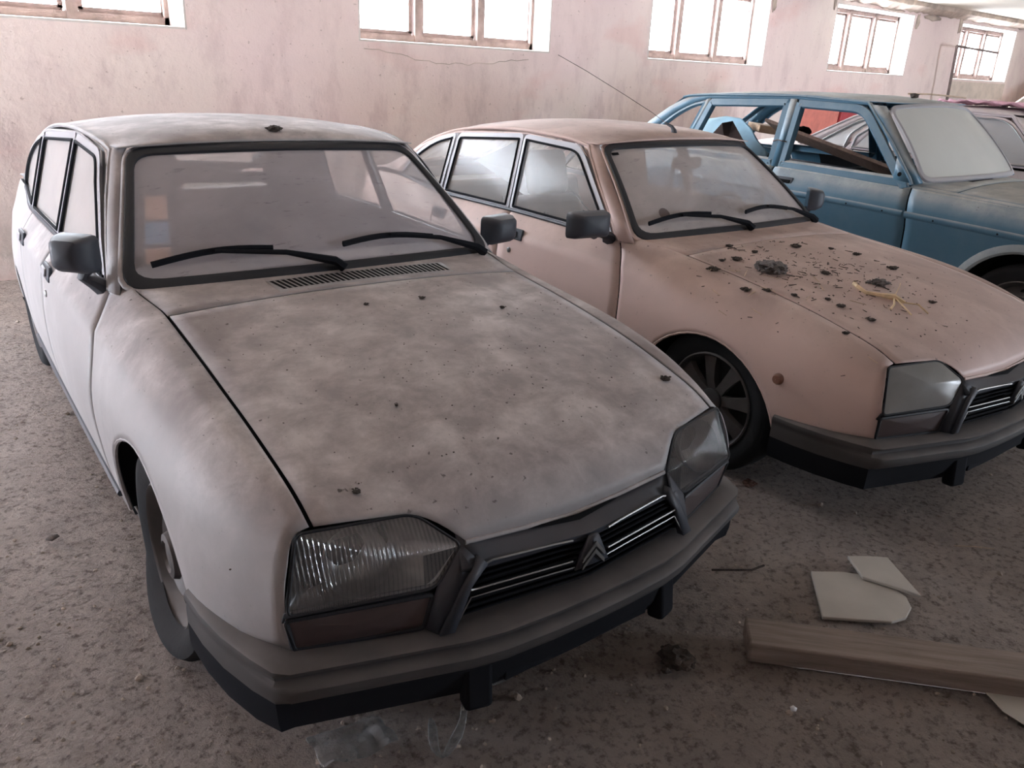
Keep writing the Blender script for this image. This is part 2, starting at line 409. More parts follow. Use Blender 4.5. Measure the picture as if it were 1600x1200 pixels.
# ------------------------------------------------------------------ generic car body side
class Side:
    """body side described by lengthwise lines (y, z) as functions of x; t runs from the sill (0) up"""
    def __init__(s, lines): s.L = [crv(l) for l in lines]; s.n = len(lines)-1
    crease = None
    def at(s, x, t):
        P_ = [f(x) for f in s.L]; y, z = catmull(P_, t)
        if s.crease:      # pressed crease along line k, fading out towards the nose
            k, xa, xb = s.crease; w = max(0, min(1, (xa-x)/(xa-xb))); w = w*w*(3-2*w)
            if w > 0:
                y2, z2 = catmull(P_[:k+1], t) if t <= k else catmull(P_[k:], t-k)
                y += (y2-y)*w; z += (z2-z)*w
        return (x, y, z)
    def t_of_z(s, x, z, lo=0.0, hi=None):
        hi = s.n if hi is None else hi
        for _ in range(28):
            m = (lo+hi)/2
            if s.at(x, m)[2] < z: lo = m
            else: hi = m
        return (lo+hi)/2
    def panel(s, x0, x1, t0, t1, side, nx=16, nt=14, arch=None, inset=0.0, dz=0.0):
        """x0/x1 functions of t, t0/t1 functions of x; arch = (cx, cz, r)"""
        cols = []    # (a-kind)
        if arch:
            cx, cz, r = arch; k = 8
            for i in range(k+1): cols.append(('r', i/k))
            for i in range(21):
                cols.append(('a', cx-r*math.cos(PI*i/20)))
            for i in range(k+1): cols.append(('f', i/k))
        else:
            for i in range(nx+1): cols.append(('u', i/nx))
        rows = []
        for kind, a in cols:
            row = []
            if kind == 'a': xm = a
            elif kind == 'r': xm = x0(1)+(arch[0]-arch[2]-x0(1))*a
            elif kind == 'f': xm = arch[0]+arch[2]+(x1(1)-arch[0]-arch[2])*a
            else: xm = x0(1)+(x1(1)-x0(1))*a
            tl, th = t0(xm), t1(xm)
            if kind == 'a':
                dx = a-arch[0]; za = arch[1]+math.sqrt(max(0, arch[2]**2-dx*dx)); tl = max(tl, s.t_of_z(xm, za, 0, th))
            for j in range(nt+1):
                t = tl+(th-tl)*j/nt
                if kind == 'a': x = a
                elif kind == 'r': x = x0(t)+(arch[0]-arch[2]-x0(t))*a
                elif kind == 'f': x = arch[0]+arch[2]+(x1(t)-arch[0]-arch[2])*a
                else: x = x0(t)+(x1(t)-x0(t))*a
                p = s.at(x, t); row.append((p[0], (p[1]-inset)*side, p[2]+dz))
            rows.append(row)
        return grid_vf(rows)

def K(v): return lambda _: v

def make_wheel(root, cx, cy, cz, side, style, steer=0.0, flat=False, r=.30):
    w = empty('wheel', (cx, cy, cz), steer, root)
    wd = .145
    prof = [(.195,-.055),(.215,-.066),(.25,-.075),(.28,-.072),(r-.005,-.058),(r,-.04),(r,0),(r,.04),(r-.005,.058),(.28,.072),(.25,.075),(.215,.066),(.195,.055)]
    vs, fs = lathe_vf(prof, 56)
    out = []
    for x, y, z in vs:
        if z < -r+.05 or flat:
            lim = -cz+.002
            if flat:
                k = max(0, (-z-.12)/.17); k = min(1, k)
                y *= 1+.60*k; z = z+.045*k*k if z < 0 else z
            if z < lim: z = lim
        out.append((x, y, z))
    mesh('tyre', out, fs, M['tyre'], w)
    # rim: outward face is side direction
    s = side
    if style == 'steel':
        prof = [(.205,.060),(.198,.066),(.190,.058),(.180,.020),(.168,.006),(.150,.012),(.128,.040),(.112,.046),(.095,.036),(.070,.030),(.055,.050),(.040,.058),(0.001,.058)]
        v, f = lathe_vf([(a, b*s) for a, b in prof], 48); rim = mesh('rim', v, f, M['rim'], w)
        v, f = lathe_vf([(.068,.046*s),(.062,.062*s),(.045,.066*s),(.040,.056*s),(.001,.054*s)], 32); mesh('hub_cap', v, f, M['rim'], w)
        P = []
        for k in range(8):
            t = 2*PI*k/8; P.append(lathe_vf([(.016,0),(.016,.004*s),(.001,.004*s)], 10, 'Y', (math.cos(t)*.140, .024*s, math.sin(t)*.140)))
        v, f = join(P); mesh('vent_hole', v, f, M['dark'], rim)
    else:
        prof = [(.205,.062),(.199,.068),(.190,.060),(.180,.010),(.165,-.02),(.08,-.025),(.001,-.025)]
        v, f = lathe_vf([(a, b*s) for a, b in prof], 48); rim = mesh('rim', v, f, M['rim_dark'], w)
        P = []
        for k in range(8):
            t = 2*PI*k/8+.2; c, sn = math.cos(t), math.sin(t)
            A = []; B = []
            for rr, hw, h in ((.045,.020,.045),(.09,.020,.052),(.14,.024,.050),(.192,.034,.044)):
                A.append((c*rr-sn*hw, h*s, sn*rr+c*hw)); B.append((c*rr+sn*hw, h*s, sn*rr-c*hw))
            f1 = []; v1 = A+B+[(p[0]*.99, p[1]-.028*s, p[2]*.99) for p in A+B]
            for i in range(3):
                f1 += [(i, i+1, 5+i, 4+i), (i, i+1, 9+i, 8+i), (4+i, 5+i, 13+i, 12+i)]
            P.append((v1, f1))
        v, f = join(P); mesh('spoke', v, f, M['rim'], w)
        v, f = lathe_vf([(.2,.060*s),(.205,.068*s),(.199,.072*s),(.195,.066*s)], 48); mesh('rim_edge', v, f, M['rim'], rim)
        v, f = lathe_vf([(.052,.03*s),(.05,.055*s),(.035,.06*s),(.001,.06*s)], 24); mesh('hub_cap', v, f, M['rim_dark'], w)
    return w

def make_seat(root, x, y, mat, dz, recl=.25):
    o = (0,0,dz)
    box('seat_cushion', (.50,.48,.16), (x, y, .36), mat, root, .05, euler(0,-.1,0), o, 4)
    box('seat_backrest', (.14,.48,.60), (x-.30, y, .67), mat, root, .055, euler(0,-recl,0), o, 4)
    h = box('headrest', (.10,.27,.25), (x-.400, y*.95, 1.075), mat, root, .045, euler(0,-recl,0), o, 4)
    return h

# ------------------------------------------------------------------ hatchback (the two twin cars)
GL = [  # lines from the sill up to the bonnet edge: (x, y, z)
 [(-3.28,.66,.27),(-3.1,.71,.25),(-2.5,.755,.23),(-.6,.765,.22),(.05,.765,.22),(.4,.755,.23),(.6,.72,.27),(.745,.645,.36)],
 [(-3.28,.68,.42),(-3.1,.735,.42),(-2.5,.785,.42),(-.6,.80,.42),(.05,.795,.42),(.4,.785,.41),(.6,.742,.43),(.745,.665,.45)],
 [(-3.28,.67,.60),(-3.1,.73,.61),(-2.5,.79,.62),(-.6,.812,.62),(.05,.803,.62),(.4,.780,.60),(.6,.738,.58),(.745,.682,.55)],
 [(-3.28,.64,.78),(-3.1,.70,.79),(-2.5,.765,.81),(-2.02,.786,.815),(-1.27,.792,.82),(-.6,.775,.81),(-.2,.765,.79),(.2,.752,.76),(.4,.74,.735),(.6,.705,.69),(.725,.668,.645)],
 [(-3.28,.60,.90),(-3.1,.65,.93),(-2.66,.675,.945),(-2.1,.715,.912),(-1.41,.712,.915),(-.595,.700,.900),(-.2,.690,.868),(.2,.684,.832),(.4,.676,.797),(.6,.655,.742),(.705,.642,.698)],
 [(-3.28,.56,.93),(-3.1,.60,.96),(-2.1,.66,.93),(-.6,.655,.93),(-.45,.642,.916),(-.27,.618,.896),(0,.619,.866),(.2,.619,.838),(.35,.617,.813),(.5,.614,.780),(.6,.612,.755),(.66,.611,.735),(.71,.610,.710)],
]
GS = Side(GL); GS.crease = (3, .15, -.5)
Hc = crv([(-.62,.945),(-.45,.934),(-.26,.917),(0,.893),(.3,.855),(.5,.815),(.65,.768),(.72,.738),(.765,.712),(.80,.678),(.826,.635),(.842,.598)])
Hs = crv([(-.62,.93),(-.45,.914),(-.27,.896),(0,.866),(.2,.838),(.35,.813),(.5,.780),(.6,.755),(.66,.735),(.71,.710),(.765,.686),(.80,.664),(.826,.642),(.842,.615)])
def hood_pt(x, v):
    y = GS.L[5](x)[0]; e = Hs(x); c = Hc(x); a = abs(v)
    return (x, v*y, e+(c-e)*(1-a**2.2))
def hood_front(v):
    a = abs(v)*.61; pts = [(0,.836),(.15,.833),(.308,.828),(.33,.816),(.36,.795),(.385,.778),(.41,.764),(.5,.743),(.61,.714)]
    for (a0, x0), (a1, x1) in zip(pts, pts[1:]):
        if a <= a1: return x0+(x1-x0)*(a-a0)/(a1-a0)
    return pts[-1][1]
rail = crv([(-2.80,.655,.965),(-2.62,.635,1.075),(-2.4,.612,1.185),(-2.08,.592,1.268),(-1.75,.587,1.300),(-1.49,.584,1.308),(-1.2,.577,1.300),(-1.0,.565,1.272),(-.90,.575,1.20),(-.62,.690,.925)])
belt = crv([(-3.2,.655,.94),(-2.66,.672,.945),(-2.1,.713,.912),(-1.41,.71,.915),(-.595,.697,.902)])
def side_pt(x, z, s, off=0.0):
    yb, zb = belt(x); yr, zr = rail(x if x < -1.0 else -1.0)
    yr, zr = (.584, 1.30)
    k = (z-.91)/(1.30-.91); yb2 = belt(x)[0]; return (x, s*(yb2+(yr-yb2+(.012 if x<-2.0 else 0))*k+.012*math.sin(PI*max(0,min(1,k)))+off), z)
roof_c = crv([(-2.46,1.238),(-2.3,1.283),(-2.05,1.330),(-1.75,1.356),(-1.5,1.363),(-1.25,1.360),(-1.05,1.347),(-.985,1.334),(-.935,1.312)])

def make_hatchback(loc, yaw, dz, P, V):
    """P paint material; V dict of the ways one car differs from its twin"""
    root = empty('car', (loc[0], loc[1], 0), yaw)
    o = (0, 0, dz)
    ref = (-1.2, 0, .6+0)
    WX, RX = .04, -2.51
    arch = (WX, .285, .368); rarch = (RX, .25, .34)
    xd = lambda t: -.462 - .133*max(0, min(1, (t-2.0)/2.0))**1.6      # front door front edge
    def shift(f, d): return lambda t: f(t)+d
    B = lambda t: -1.402-.010*t/4; Cc = lambda t: -2.10
    xf = lambda t: [.735,.733,.744,.726,.706,.708][int(min(5,t))] + ([.735,.733,.744,.726,.706,.708][min(5,int(min(5,t))+1)]-[.735,.733,.744,.726,.706,.708][int(min(5,t))])*(min(5,t)-int(min(5,t)))
    g = .0045
    for s in (-1, 1):
        vs, fs = GS.panel(shift(xd, g), xf, lambda x: .35 if x < .40 else 1.0, K(4.985), s, nt=26, arch=arch)
        # the fender's crown behind the bonnet line runs back to the pillar foot
        outward(mesh('front_fender', vs, fs, P, root, o, solid=.004), ref)
        vs, fs = GS.panel(shift(B, g), shift(xd, -g), K(.30), K(4), s, nx=14, nt=22); d = outward(mesh('front_door', vs, fs, P, root, o, solid=.004), ref)
        vs, fs = GS.panel(shift(Cc, g), shift(B, -g), K(.30), K(4), s, nx=12, nt=22); d2 = outward(mesh('rear_door', vs, fs, P, root, o, solid=.004), ref)
        vs, fs = GS.panel(K(-3.27), shift(Cc, -g), K(.30), K(4), s, nt=22, arch=rarch); outward(mesh('quarter_panel', vs, fs, P, root, o, solid=.004), ref)
        vs, fs = GS.panel(K(-2.16), K(-.34), K(-.0), K(.34), s, nx=10, nt=4, inset=.02); mesh('sill_panel', vs, fs, P, root, o, solid=.004)
        # rubbing strip low on the doors
        pts = [GS.at(x, .55) for x in lin(-2.14, -.36, 12)]; tube('sill_trim', [(p[0], s*(p[1]+.004), p[2]) for p in pts], .011, M['plastic'], root, o, 6)
        # dark liner behind the panels
        vs, fs = GS.panel(K(-3.2), K(.70), K(.4), K(4.9), s, nt=8, arch=(WX,.285,.385), inset=.022, dz=-.006) if 0 else GS.panel(K(-2.12), K(-.35), K(.4), K(3.95), s, nx=10, nt=8, inset=.02)
        mesh('inner_door_liner', vs, fs, M['dark'], root, o)
        vs, fs = GS.panel(K(-.62), K(.70), K(.4), K(4.9), s, nt=10, arch=(WX,.285,.38), inset=.018, dz=-.008); mesh('inner_fender_liner', vs, fs, M['dark'], root, o)
        # wheel wells
        for cx, cz, r in (arch, rarch):
            prof = []
            A = [(cx-(r+.012)*math.cos(PI*i/18), s*.785, cz+(r+.012)*math.sin(PI*i/18)) for i in range(19)]
            A = [(x, s*(GS.at(x, GS.t_of_z(x, z))[1]-.012), z) for x, y, z in A]
            Bq = [(x, s*.44, z) for x, y, z in A]
            v1, f1 = ring_vf(A, Bq, False); v2, f2 = patch_vf(Bq, (0,0,0), (0,.5,1)); v, f = join([(v1, f1), (v2, f2)])
            mesh('wheel_well', v, f, M['dark'], root, o)
            # rolled lip of the arch
            L = [(cx-r*math.cos(PI*i/24), 0, cz+r*math.sin(PI*i/24)) for i in range(25)]
            tube('arch_lip', [(x, s*(GS.at(x, GS.t_of_z(x, z))[1]-.004), z) for x, y, z in L], .007, P, root, o, 6)
        # roof rail, drip strip and pillars
        rp = [(rail(x)[0], x, rail(x)[1]) for x in lin(-2.78, -1.0, 30)]
        rl = [(x, s*(y+.004), z+.008) for y, x, z in rp]
        ap = [(-1.0, s*.569, 1.28), (-.955, s*.590, 1.232), (-.86, s*.625, 1.145), (-.74, s*.662, 1.035), (-.63, s*.692, .93), (-.60, s*.700, .905)]
        tube('drip_rail', rl+ap[1:], .0085, P, root, o, 6)
        # window openings in the side: polygon in x, z
        W = {'front_door_window': ([(-.655,.915),(-.72,.992),(-.985,1.238),(-1.05,1.272),(-1.468,1.288),(-1.418,.925)], [.01,.05,.06,.05,.02,.02]),
             'rear_door_window': ([(-1.452,.925),(-1.500,1.288),(-2.062,1.248),(-2.080,.922)], [.02,.02,.03,.02]),
             'quarter_window': ([(-2.128,.924),(-2.112,1.243),(-2.28,1.205),(-2.47,1.118),(-2.60,1.02),(-2.665,.965),(-2.60,.945)], [.02,.02,.08,.1,.1,.03,.02])}
        for nm, (poly, rad) in W.items():
            c = round_poly([(a, b, 0) for a, b in poly], rad, 4)
            cen = sum(c, Vector((0,0,0)))/len(c)
            def inset(k):
                r = []
                for i, p in enumerate(c):
                    a = c[i-1]; b = c[(i+1) % len(c)]; d = (b-a); n = Vector((-d.y, d.x, 0)).normalized() if d.length > 1e-6 else Vector((0,0,0))
                    if n.dot(cen-p) < 0: n = -n
                    r.append(p+n*k)
                return r
            i0, i1, i2 = inset(-.012), inset(.016), inset(.010)
            A = [side_pt(p.x, p.y, s, .006) for p in i0]; Bq = [side_pt(p.x, p.y, s, .008) for p in i1]; C2 = [side_pt(p.x, p.y, s, -.012) for p in i1]; D0 = [side_pt(p.x, p.y, s, -.012) for p in i0]
            n = len(A); vs = A+Bq+C2+D0; fs = []
            for k in range(n):
                j = (k+1) % n
                for q in range(3): fs.append((q*n+k, q*n+j, (q+1)*n+j, (q+1)*n+k))
            w = mesh(nm, vs, fs, M['trim'], root, o)
            tube('window_gasket', Bq, .0065, M['grille'], w, None, 6, closed=True)
            G = [side_pt(p.x, p.y, s, -.002) for p in i2]
            v, f = patch_vf(G, (0, 0, 0), (0,.5,1)); v = [side_pt(q[0], q[2], s, -.002) for q in v]
            mesh('window_glass', v, f, M[V['side'] if s < 0 else 'rear_glass'], w)
        # bodywork around the windows: cant rail, pillars, waist
        def strip(nm, A, Bq, mat=P):
            A = [side_pt(a, b, s, .0) for a, b in A]; Bq = [side_pt(a, b, s, 0) for a, b in Bq]
            v, f = ring_vf(A, Bq, False); mesh(nm, v, f, mat, root, o, solid=.006)
        top = [(-.98,1.245),(-1.04,1.280),(-1.47,1.297),(-2.06,1.257),(-2.13,1.250),(-2.28,1.214),(-2.47,1.128),(-2.60,1.034),(-2.68,.965)]
        tr = [(-.955,1.235)]+[(x, rail(x)[1]) for x in (-1.03,-1.47,-2.06,-2.13,-2.30,-2.49,-2.62)]+[(-2.79,.965)]
        strip('cant_rail', top, tr)
        strip('centre_pillar', [(-1.42,.91),(-1.475,1.295)], [(-1.452,.91),(-1.502,1.295)], M['trim'])
        strip('rear_pillar', [(-2.078,.91),(-2.058,1.258)], [(-2.130,.91),(-2.114,1.258)], M['trim'])
        tube('waist_trim', [side_pt(x, belt(x)[1]+.006, s, .008) for x in lin(-2.64, -.64, 16)], .0095, M['plastic'], root, o, 6)
        # windshield pillar: from the screen's edge round to the door frame
        ws = [(-.513, .687, .905), (-.62, .652, .998), (-.74, .614, 1.099), (-.86, .572, 1.200), (-.945, .545, 1.272), (-.972, .525, 1.292)]
        df = [(-.640, .700, .900), (-.722, .674, 1.000), (-.826, .645, 1.092), (-.928, .610, 1.182), (-1.000, .580, 1.252), (-1.04, .570, 1.283)]
        A = [(a, b*s, c) for a, b, c in ws]; Bq = [(a, b*s, c) for a, b, c in df]; Mi = [tuple((p[k]+q[k])/2+(.010*s if k == 1 else (.004 if k == 2 else .006)) for k in range(3)) for p, q in zip(A, Bq)]
        v, f = grid_vf([A, Mi, Bq]); mesh('windshield_pillar', v, f, P, root, o, solid=.006)
        # little infill between pillar foot, cowl and fender
        v, f = grid_vf([[(-.513,.690*s,.906),(-.455,.643*s,.915)], [(-.56,.698*s,.905),(-.50,.672*s,.908)], [(-.605,.703*s,.899),(-.56,.70*s,.898)]]); mesh('pillar_foot', v, f, P, root, o, solid=.004)
        # door handles: pull plate in a dark recess
        for hx, hz in ((-1.27,.826),(-2.02,.819)):
            y = GS.at(hx, GS.t_of_z(hx, hz, 2.5, 4))[1]
            h = box('door_handle', (.135,.014,.058), (hx, s*(y+.003), hz), M['plastic'], d if hx > -1.5 else d2, .006, euler(s*.20,0,0))
            box('handle_grip', (.075,.010,.030), (hx-.015, s*(y+.013), hz+.002), M['trim'] if V.get('grip') else M['black_rubber'], h, .004, euler(s*.20,0,0))
        y = GS.at(-1.31, GS.t_of_z(-1.31, .738, 2, 4))[1]
        v, f = lathe_vf([(.014,0),(.014,.006*s),(.009,.009*s),(.001,.009*s)], 16, 'Y', (-1.30, s*y, .738)); mesh('door_lock', v, f, M['chrome'], d)
        # side repeater
        if V.get('repeater'):
            y = GS.at(.387, GS.t_of_z(.387, .58))[1]
            v, f = lathe_vf([(.022,-.003*s),(.022,.008*s),(.016,.018*s),(.001,.020*s)], 20, 'Y', (.387, s*y, .58)); mesh('side_indicator', v, f, M['amber2'], root, o)
        # door mirrors
        mr = V['mirror'][0 if s < 0 else 1]
        mx, my, mz, rz, mw = mr
        R = rotz(rz)
        body = []
        for (dx, sy, sz, oz) in ((-.035,.94,1.0,0),(-.028,1.0,1.05,0),(.01,.95,.98,0),(.042,.70,.78,.004),(.052,.45,.5,.004)):
            q = round_poly([(0,-mw/2*sy,-.056*sz+oz),(0,mw/2*sy,-.056*sz+oz),(0,mw/2*sy,.056*sz+oz),(0,-mw/2*sy,.056*sz+oz)], .022, 3)
            body.append([tuple(R @ Vector((dx, a.y, a.z))+Vector((mx, my, mz))) for a in q])
        rows = [r+[r[0]] for r in body]; v, f = grid_vf(rows); v2, f2 = patch_vf(body[-1], (0,0,0), (0,1)); v3, f3 = patch_vf(body[0], (0,0,0), (0,1))
        stem = [(-.655, s*.712, .905), (-.645, s*.735, .925), (-.635, (s*.75+my)/2, .945), (mx-.005, my-s*.03, mz-.05)]
        v4, f4 = tube_vf(stem, .018, 8, [.036,.028,.019,.022], .8)
        v, f = join([(v, f), (v2, f2), (v4, f4)]); mm = mesh('door_mirror', v, f, M['plastic'], root, o); mesh('mirror_glass', v3, f3, M['mirror_glass'], mm)
    # bonnet
    vv = [-1,-.93,-.86,-.78,-.72,-.652,-.62,-.59,-.56,-.535,-.505,-.45,-.35,-.25,-.12,0]; vv = vv+[-a for a in vv[-2::-1]]
    rows = []
    for v0 in vv:
        v1 = v0*(1-.0135*min(1,abs(v0)*1.1)); xe = hood_front(v0)-.002
        rows.append([hood_pt(-.262+(xe+.262)*(1-(1-j/30)**1.25), v1) for j in range(31)])
    v, f = grid_vf(rows); hood = outward(mesh('hood', v, f, P, root, o, solid=.0025), (0,0,.3))
    # turned lip along the bonnet's front edge
    lip = [hood_pt(hood_front(a*.505)-.001, a*.505) for a in lin(-1, 1, 16)]
    tube('hood_lip', lip, .006, P, hood, None, 6)
    v, f = grid_vf([[hood_pt(x, a) for x in lin(-.60, .82 if abs(a) < .5 else .70, 12)] for a in lin(-.96, .96, 12)]); v = [(p[0], p[1], p[2]-.016) for p in v]
    mesh('engine_bay_liner', v, f, M['dark'], root, o)
    # cowl panel with its air slots
    def cowl_back(y): return -.512+.085*(1-(y/.64)**2)
    rows = []
    for a in lin(-1, 1, 24):
        v1 = a*.992; xb = cowl_back(a*.64)-.03
        rows.append([hood_pt(xb+(-.2685-xb)*j/6, v1) for j in range(7)])
    v, f = grid_vf(rows); cowl = outward(mesh('cowl_panel', v, f, P, root, o, solid=.003), (0,0,.3))
    P1 = []; P2 = []
    nsl = 34
    for k in range(nsl):
        y0 = -.262+.61*k/(nsl-1)
        xa, xb = -.392, -.312
        q = [hood_pt(xa, (y0-.006)/.63), hood_pt(xb, (y0-.006+.012)/.63), hood_pt(xb, (y0+.0055+.012)/.63), hood_pt(xa, (y0+.0055)/.63)]
        q = [(a, b, c+.0035) for a, b, c in q]; P1.append((q, [(0,1,2,3)]))
        q2 = [hood_pt(xa-.004, (y0+.0055)/.63), hood_pt(xb+.004, (y0+.0175)/.63), hood_pt(xb+.004, (y0+.0125)/.63+.009), hood_pt(xa-.004, (y0+.0125)/.63)]
    yA, yB = -.275, .375
    plate = [[hood_pt(x, y/.63) for y in lin(yA, yB, 16)] for x in (-.408,-.403,-.30,-.295)]
    plate = [[(a, b, c+(.0035 if i in (1,2) else .001)) for a, b, c in r] for i, r in enumerate(plate)]
    v, f = grid_vf(plate); vent = mesh('air_vent', v, f, M['trim'] if V.get('grip') else P, cowl, None)
    v, f = join(P1); v = [(a, b, c+.0008) for a, b, c in v]; mesh('vent_slot', v, f, M['dark'] if V.get('grip') else P, vent, None, smooth=False)
    # windshield surface
    def wspt(u, w, off=0.0):           # u -1..1 across, w 0..1 up
        yb, yt = .683, .530
        b = (-.515+.085*(1-u*u), u*yb, .909+.014*(1-u*u)); t = (-.964+.055*(1-u*u), u*yt, 1.287+.016*(1-u*u))
        p = lerp3(b, t, w); k = .018*math.sin(PI*w)*(1-.3*u*u); n = Vector((.64, 0, .76))
        return (p[0]+n.x*(k+off), p[1], p[2]+n.z*(k+off))
    def wsloop(m0, mt, off, rc=.1, n=10):
        """closed outline of the screen inset by margins, in u,w"""
        q = round_poly([(-1+m0, mt, 0), (1-m0, mt, 0), (1-m0, 1-mt*.9, 0), (-1+m0, 1-mt*.9, 0)], rc, 5)
        out = []
        for i in range(len(q)):
            a = q[i]; b = q[(i+1) % len(q)]; k = max(1, int((b-a).length/.12))
            for j in range(k): c = a.lerp(b, j/k); out.append(wspt(c.x, c.y, off))
        return out
    A, Bq, C2 = wsloop(0, 0, .003), wsloop(.030, .035, .012), wsloop(.055, .085, .003)
    def wsq(m0, mt, off, N_=20):
        """same outline resampled by angle so rings match"""
        pass
    base = round_poly([(-1, 0, 0), (1, 0, 0), (1, 1, 0), (-1, 1, 0)], [.13,.13,.12,.12], 5); dense = []
    for i in range(len(base)):
        a = base[i]; b = base[(i+1) % len(base)]; k = max(1, int((b-a).length/.1))
        for j in range(k): dense.append(a.lerp(b, j/k))
    def loop(du, dw, off, dwt=None):
        dwt = dw if dwt is None else dwt
        return [wspt(p.x*(1-du), (dw+(1-dw-dwt)*p.y), off) for p in dense]
    rings = [loop(0,0,-.004), loop(.004,.006,.010), loop(.026,.034,.014,.035), loop(.046,.062,.010,.06), loop(.052,.066,-.002,.066)]
    n = len(dense); vs = [p for r in rings for p in r]; fs = []
    for q in range(4):
        for k in range(n): fs.append((q*n+k, q*n+(k+1)%n, (q+1)*n+(k+1)%n, (q+1)*n+k))
    wsh = empty('windshield', o, 0, root)
    mesh('windshield_seal', vs, fs, M['black_rubber'], wsh)
    rows = [[wspt(u*.95, w, .001) for u in lin(-1, 1, 20)] for w in lin(.05, .95, 14)]
    v, f = grid_vf(rows); mesh('windshield_glass', v, f, M[V['ws']], wsh)
    # body-coloured return round the screen
    r0 = [wspt(p.x*1.018, p.y*1.03-.012, .001) for p in dense]; r1 = loop(.002,.004,.004); v, f = ring_vf(r0, r1); mesh('windshield_surround', v, f, P, wsh, solid=.004)
    if V.get('stickers'):
        for w0, w1, m in ((.46,.63,'sticker_o'),(.30,.44,'sticker_b'),(.175,.27,'sticker_o')):
            v, f = grid_vf([[wspt(u, w, -.006) for u in lin(-.90, -.79, 3)] for w in lin(w0, w1, 3)]); mesh('sticker', v, f, M[m], wsh)
    if V.get('round_sticker'):
        v, f = patch_vf([wspt(-.70+.045*math.cos(t*PI/8), .235+.055*math.sin(t*PI/8), .004) for t in range(16)], (0,0,0), (0,1)); mesh('sticker', v, f, M['seat'], wsh)
        v, f = grid_vf([[wspt(u, w, .004) for u in lin(-.93, -.86, 2)] for w in (.87,.90)]); mesh('sticker', v, f, M['dark'], wsh)
    # wipers
    for (pv, tip0, tip1, mid) in (((.0,-.005), (-.88,.135), (-.32,.175), (-.60,.20)), ((.90,-.02), (.05,.16), (.62,.155), (.34,.215))):
        wp = tube('wiper_arm', [wspt(pv[0], pv[1], .030), wspt(pv[0]-.04, pv[1]+.04, .040), wspt(pv[0]*.55+mid[0]*.45, .12, .040), wspt(mid[0], mid[1]*.86, .034)], .009, M['grille'], root, o, 6, [.020,.016,.009,.006])
        tube('wiper_blade', [wspt(tip0[0]+(tip1[0]-tip0[0])*k/10, tip0[1]+(tip1[1]-tip0[1])*k/10+.035*math.sin(PI*k/10), .022) for k in range(11)], .007, M['grille'], wp, None, 6, flat=1.6)
    # roof
    rows = []
    for x in lin(-2.44, -.985, 22)+[-.96,-.940]:
        yr, zr = rail(min(x, -1.0)); zc = roof_c(x)
        if x > -1.0: yr = .560; zr = 1.284
        row = []
        for j in range(25):
            u = -1+2*j/24; e = abs(u)
            row.append((x + (.035*(1-u*u) if x > -.99 else (.03*(1-u*u)*max(0,(x+1.3)/.3) if x > -1.3 else 0)), u*yr, zr+.010+(zc-zr-.010)*(1-e**2.4)))
        rows.append(row)
    v, f = grid_vf(rows); outward(mesh('roof', v, f, P, root, o, solid=.004), (-1.6,0,.8))
    # tailgate with its glass, tail panel
    def tg(w, u): # w 0 top ..1 bottom
        a = (-2.45, .600*u, 1.170+.075*(1-u*u)); b = (-2.98, .63*u, .965+.03*(1-u*u)); return lerp3(a, b, w)
    tgp = empty('tailgate', o, 0, root)
    v, f = grid_vf([[tg(w, u) for u in lin(-.86, .86, 10)] for w in lin(.08, .86, 6)]); mesh('rear_window_glass', v, f, M['rear_glass'], tgp)
    for s in (-1, 1):
        v, f = grid_vf([[tg(w, u) for u in (s*.86, s*1.0)] for w in lin(0, 1, 6)]); mesh('tailgate_frame', v, f, P, tgp, solid=.005)
        v, f = ring_vf([(-2.46,s*.61,1.165),(-2.62,s*.635,1.075),(-2.79,s*.655,.965)], [tg(0,s),tg(.45,s),tg(1,s)], False); mesh('tailgate_frame', v, f, P, tgp, solid=.005)
    for w0, w1 in ((0,.08),(.86,1)):
        v, f = grid_vf([[tg(w, u) for u in lin(-1, 1, 10)] for w in (w0, w1)]); mesh('tailgate_frame', v, f, P, tgp, solid=.005)
    v, f = grid_vf([[(-2.98,.63*u,.965+.03*(1-u*u)) for u in lin(-1,1,8)], [(-3.10,.65*u,.955+.02*(1-u*u)) for u in lin(-1,1,8)], [(-3.27,.62*u,.92) for u in lin(-1,1,8)], [(-3.28,.66*u,.60) for u in lin(-1,1,8)], [(-3.26,.67*u,.30) for u in lin(-1,1,8)]]); mesh('tail_panel', v, f, P, root, o, solid=.004)
    v, f = grid_vf([[(x, y, .25) for y in (-.74,.74)] for x in (-3.2,-2.85)]); v2, f2 = grid_vf([[(x, y, .25) for y in (-.44,.44)] for x in (-2.85,.72)]); v3, f3 = grid_vf([[(x, y, .25) for y in (-.76,.76)] for x in (-2.16,-.35)])
    v, f = join([(v, f), (v2, f2), (v3, f3)]); mesh('floor_pan', v, f, M['dark'], root, o)
    # front end: headlamps, indicators, grille
    for s in (-1, 1):
        def q(l): return [(a, b*s, c) for a, b, c in l]
        lamp = empty('headlamp', o, 0, root)
        ol = q([(.712,.640,.704),(.766,.400,.704),(.828,.316,.631),(.836,.385,.551),(.750,.684,.545)])
        rr = [.014,.03,.02,.03,.02]
        out = round_poly(ol, rr, 5)
        v, f = patch_vf(out, (.016, 0, .010)); mesh('headlamp_lens', v, f, M[V['lens']], lamp)
        tube('headlamp_rim', out, .0035, M['black_rubber'], lamp, None, 6, closed=True)
        back = [Vector(p)+Vector((-.015,0,-.004)) for p in out]
        v, f = patch_vf(back, (-.09, 0, -.02), (0,.2,.4,.6,.8,.92,1)); mesh('headlamp_reflector', v, f, M['reflector'], lamp)
        # inner lamp bowl and bulb shade
        v, f = lathe_vf([(.075,0),(.07,-.02),(.05,-.05),(.02,-.065),(.001,-.066)], 28, 'Z'); 
        Rr = euler(0, PI/2-.45, 0)
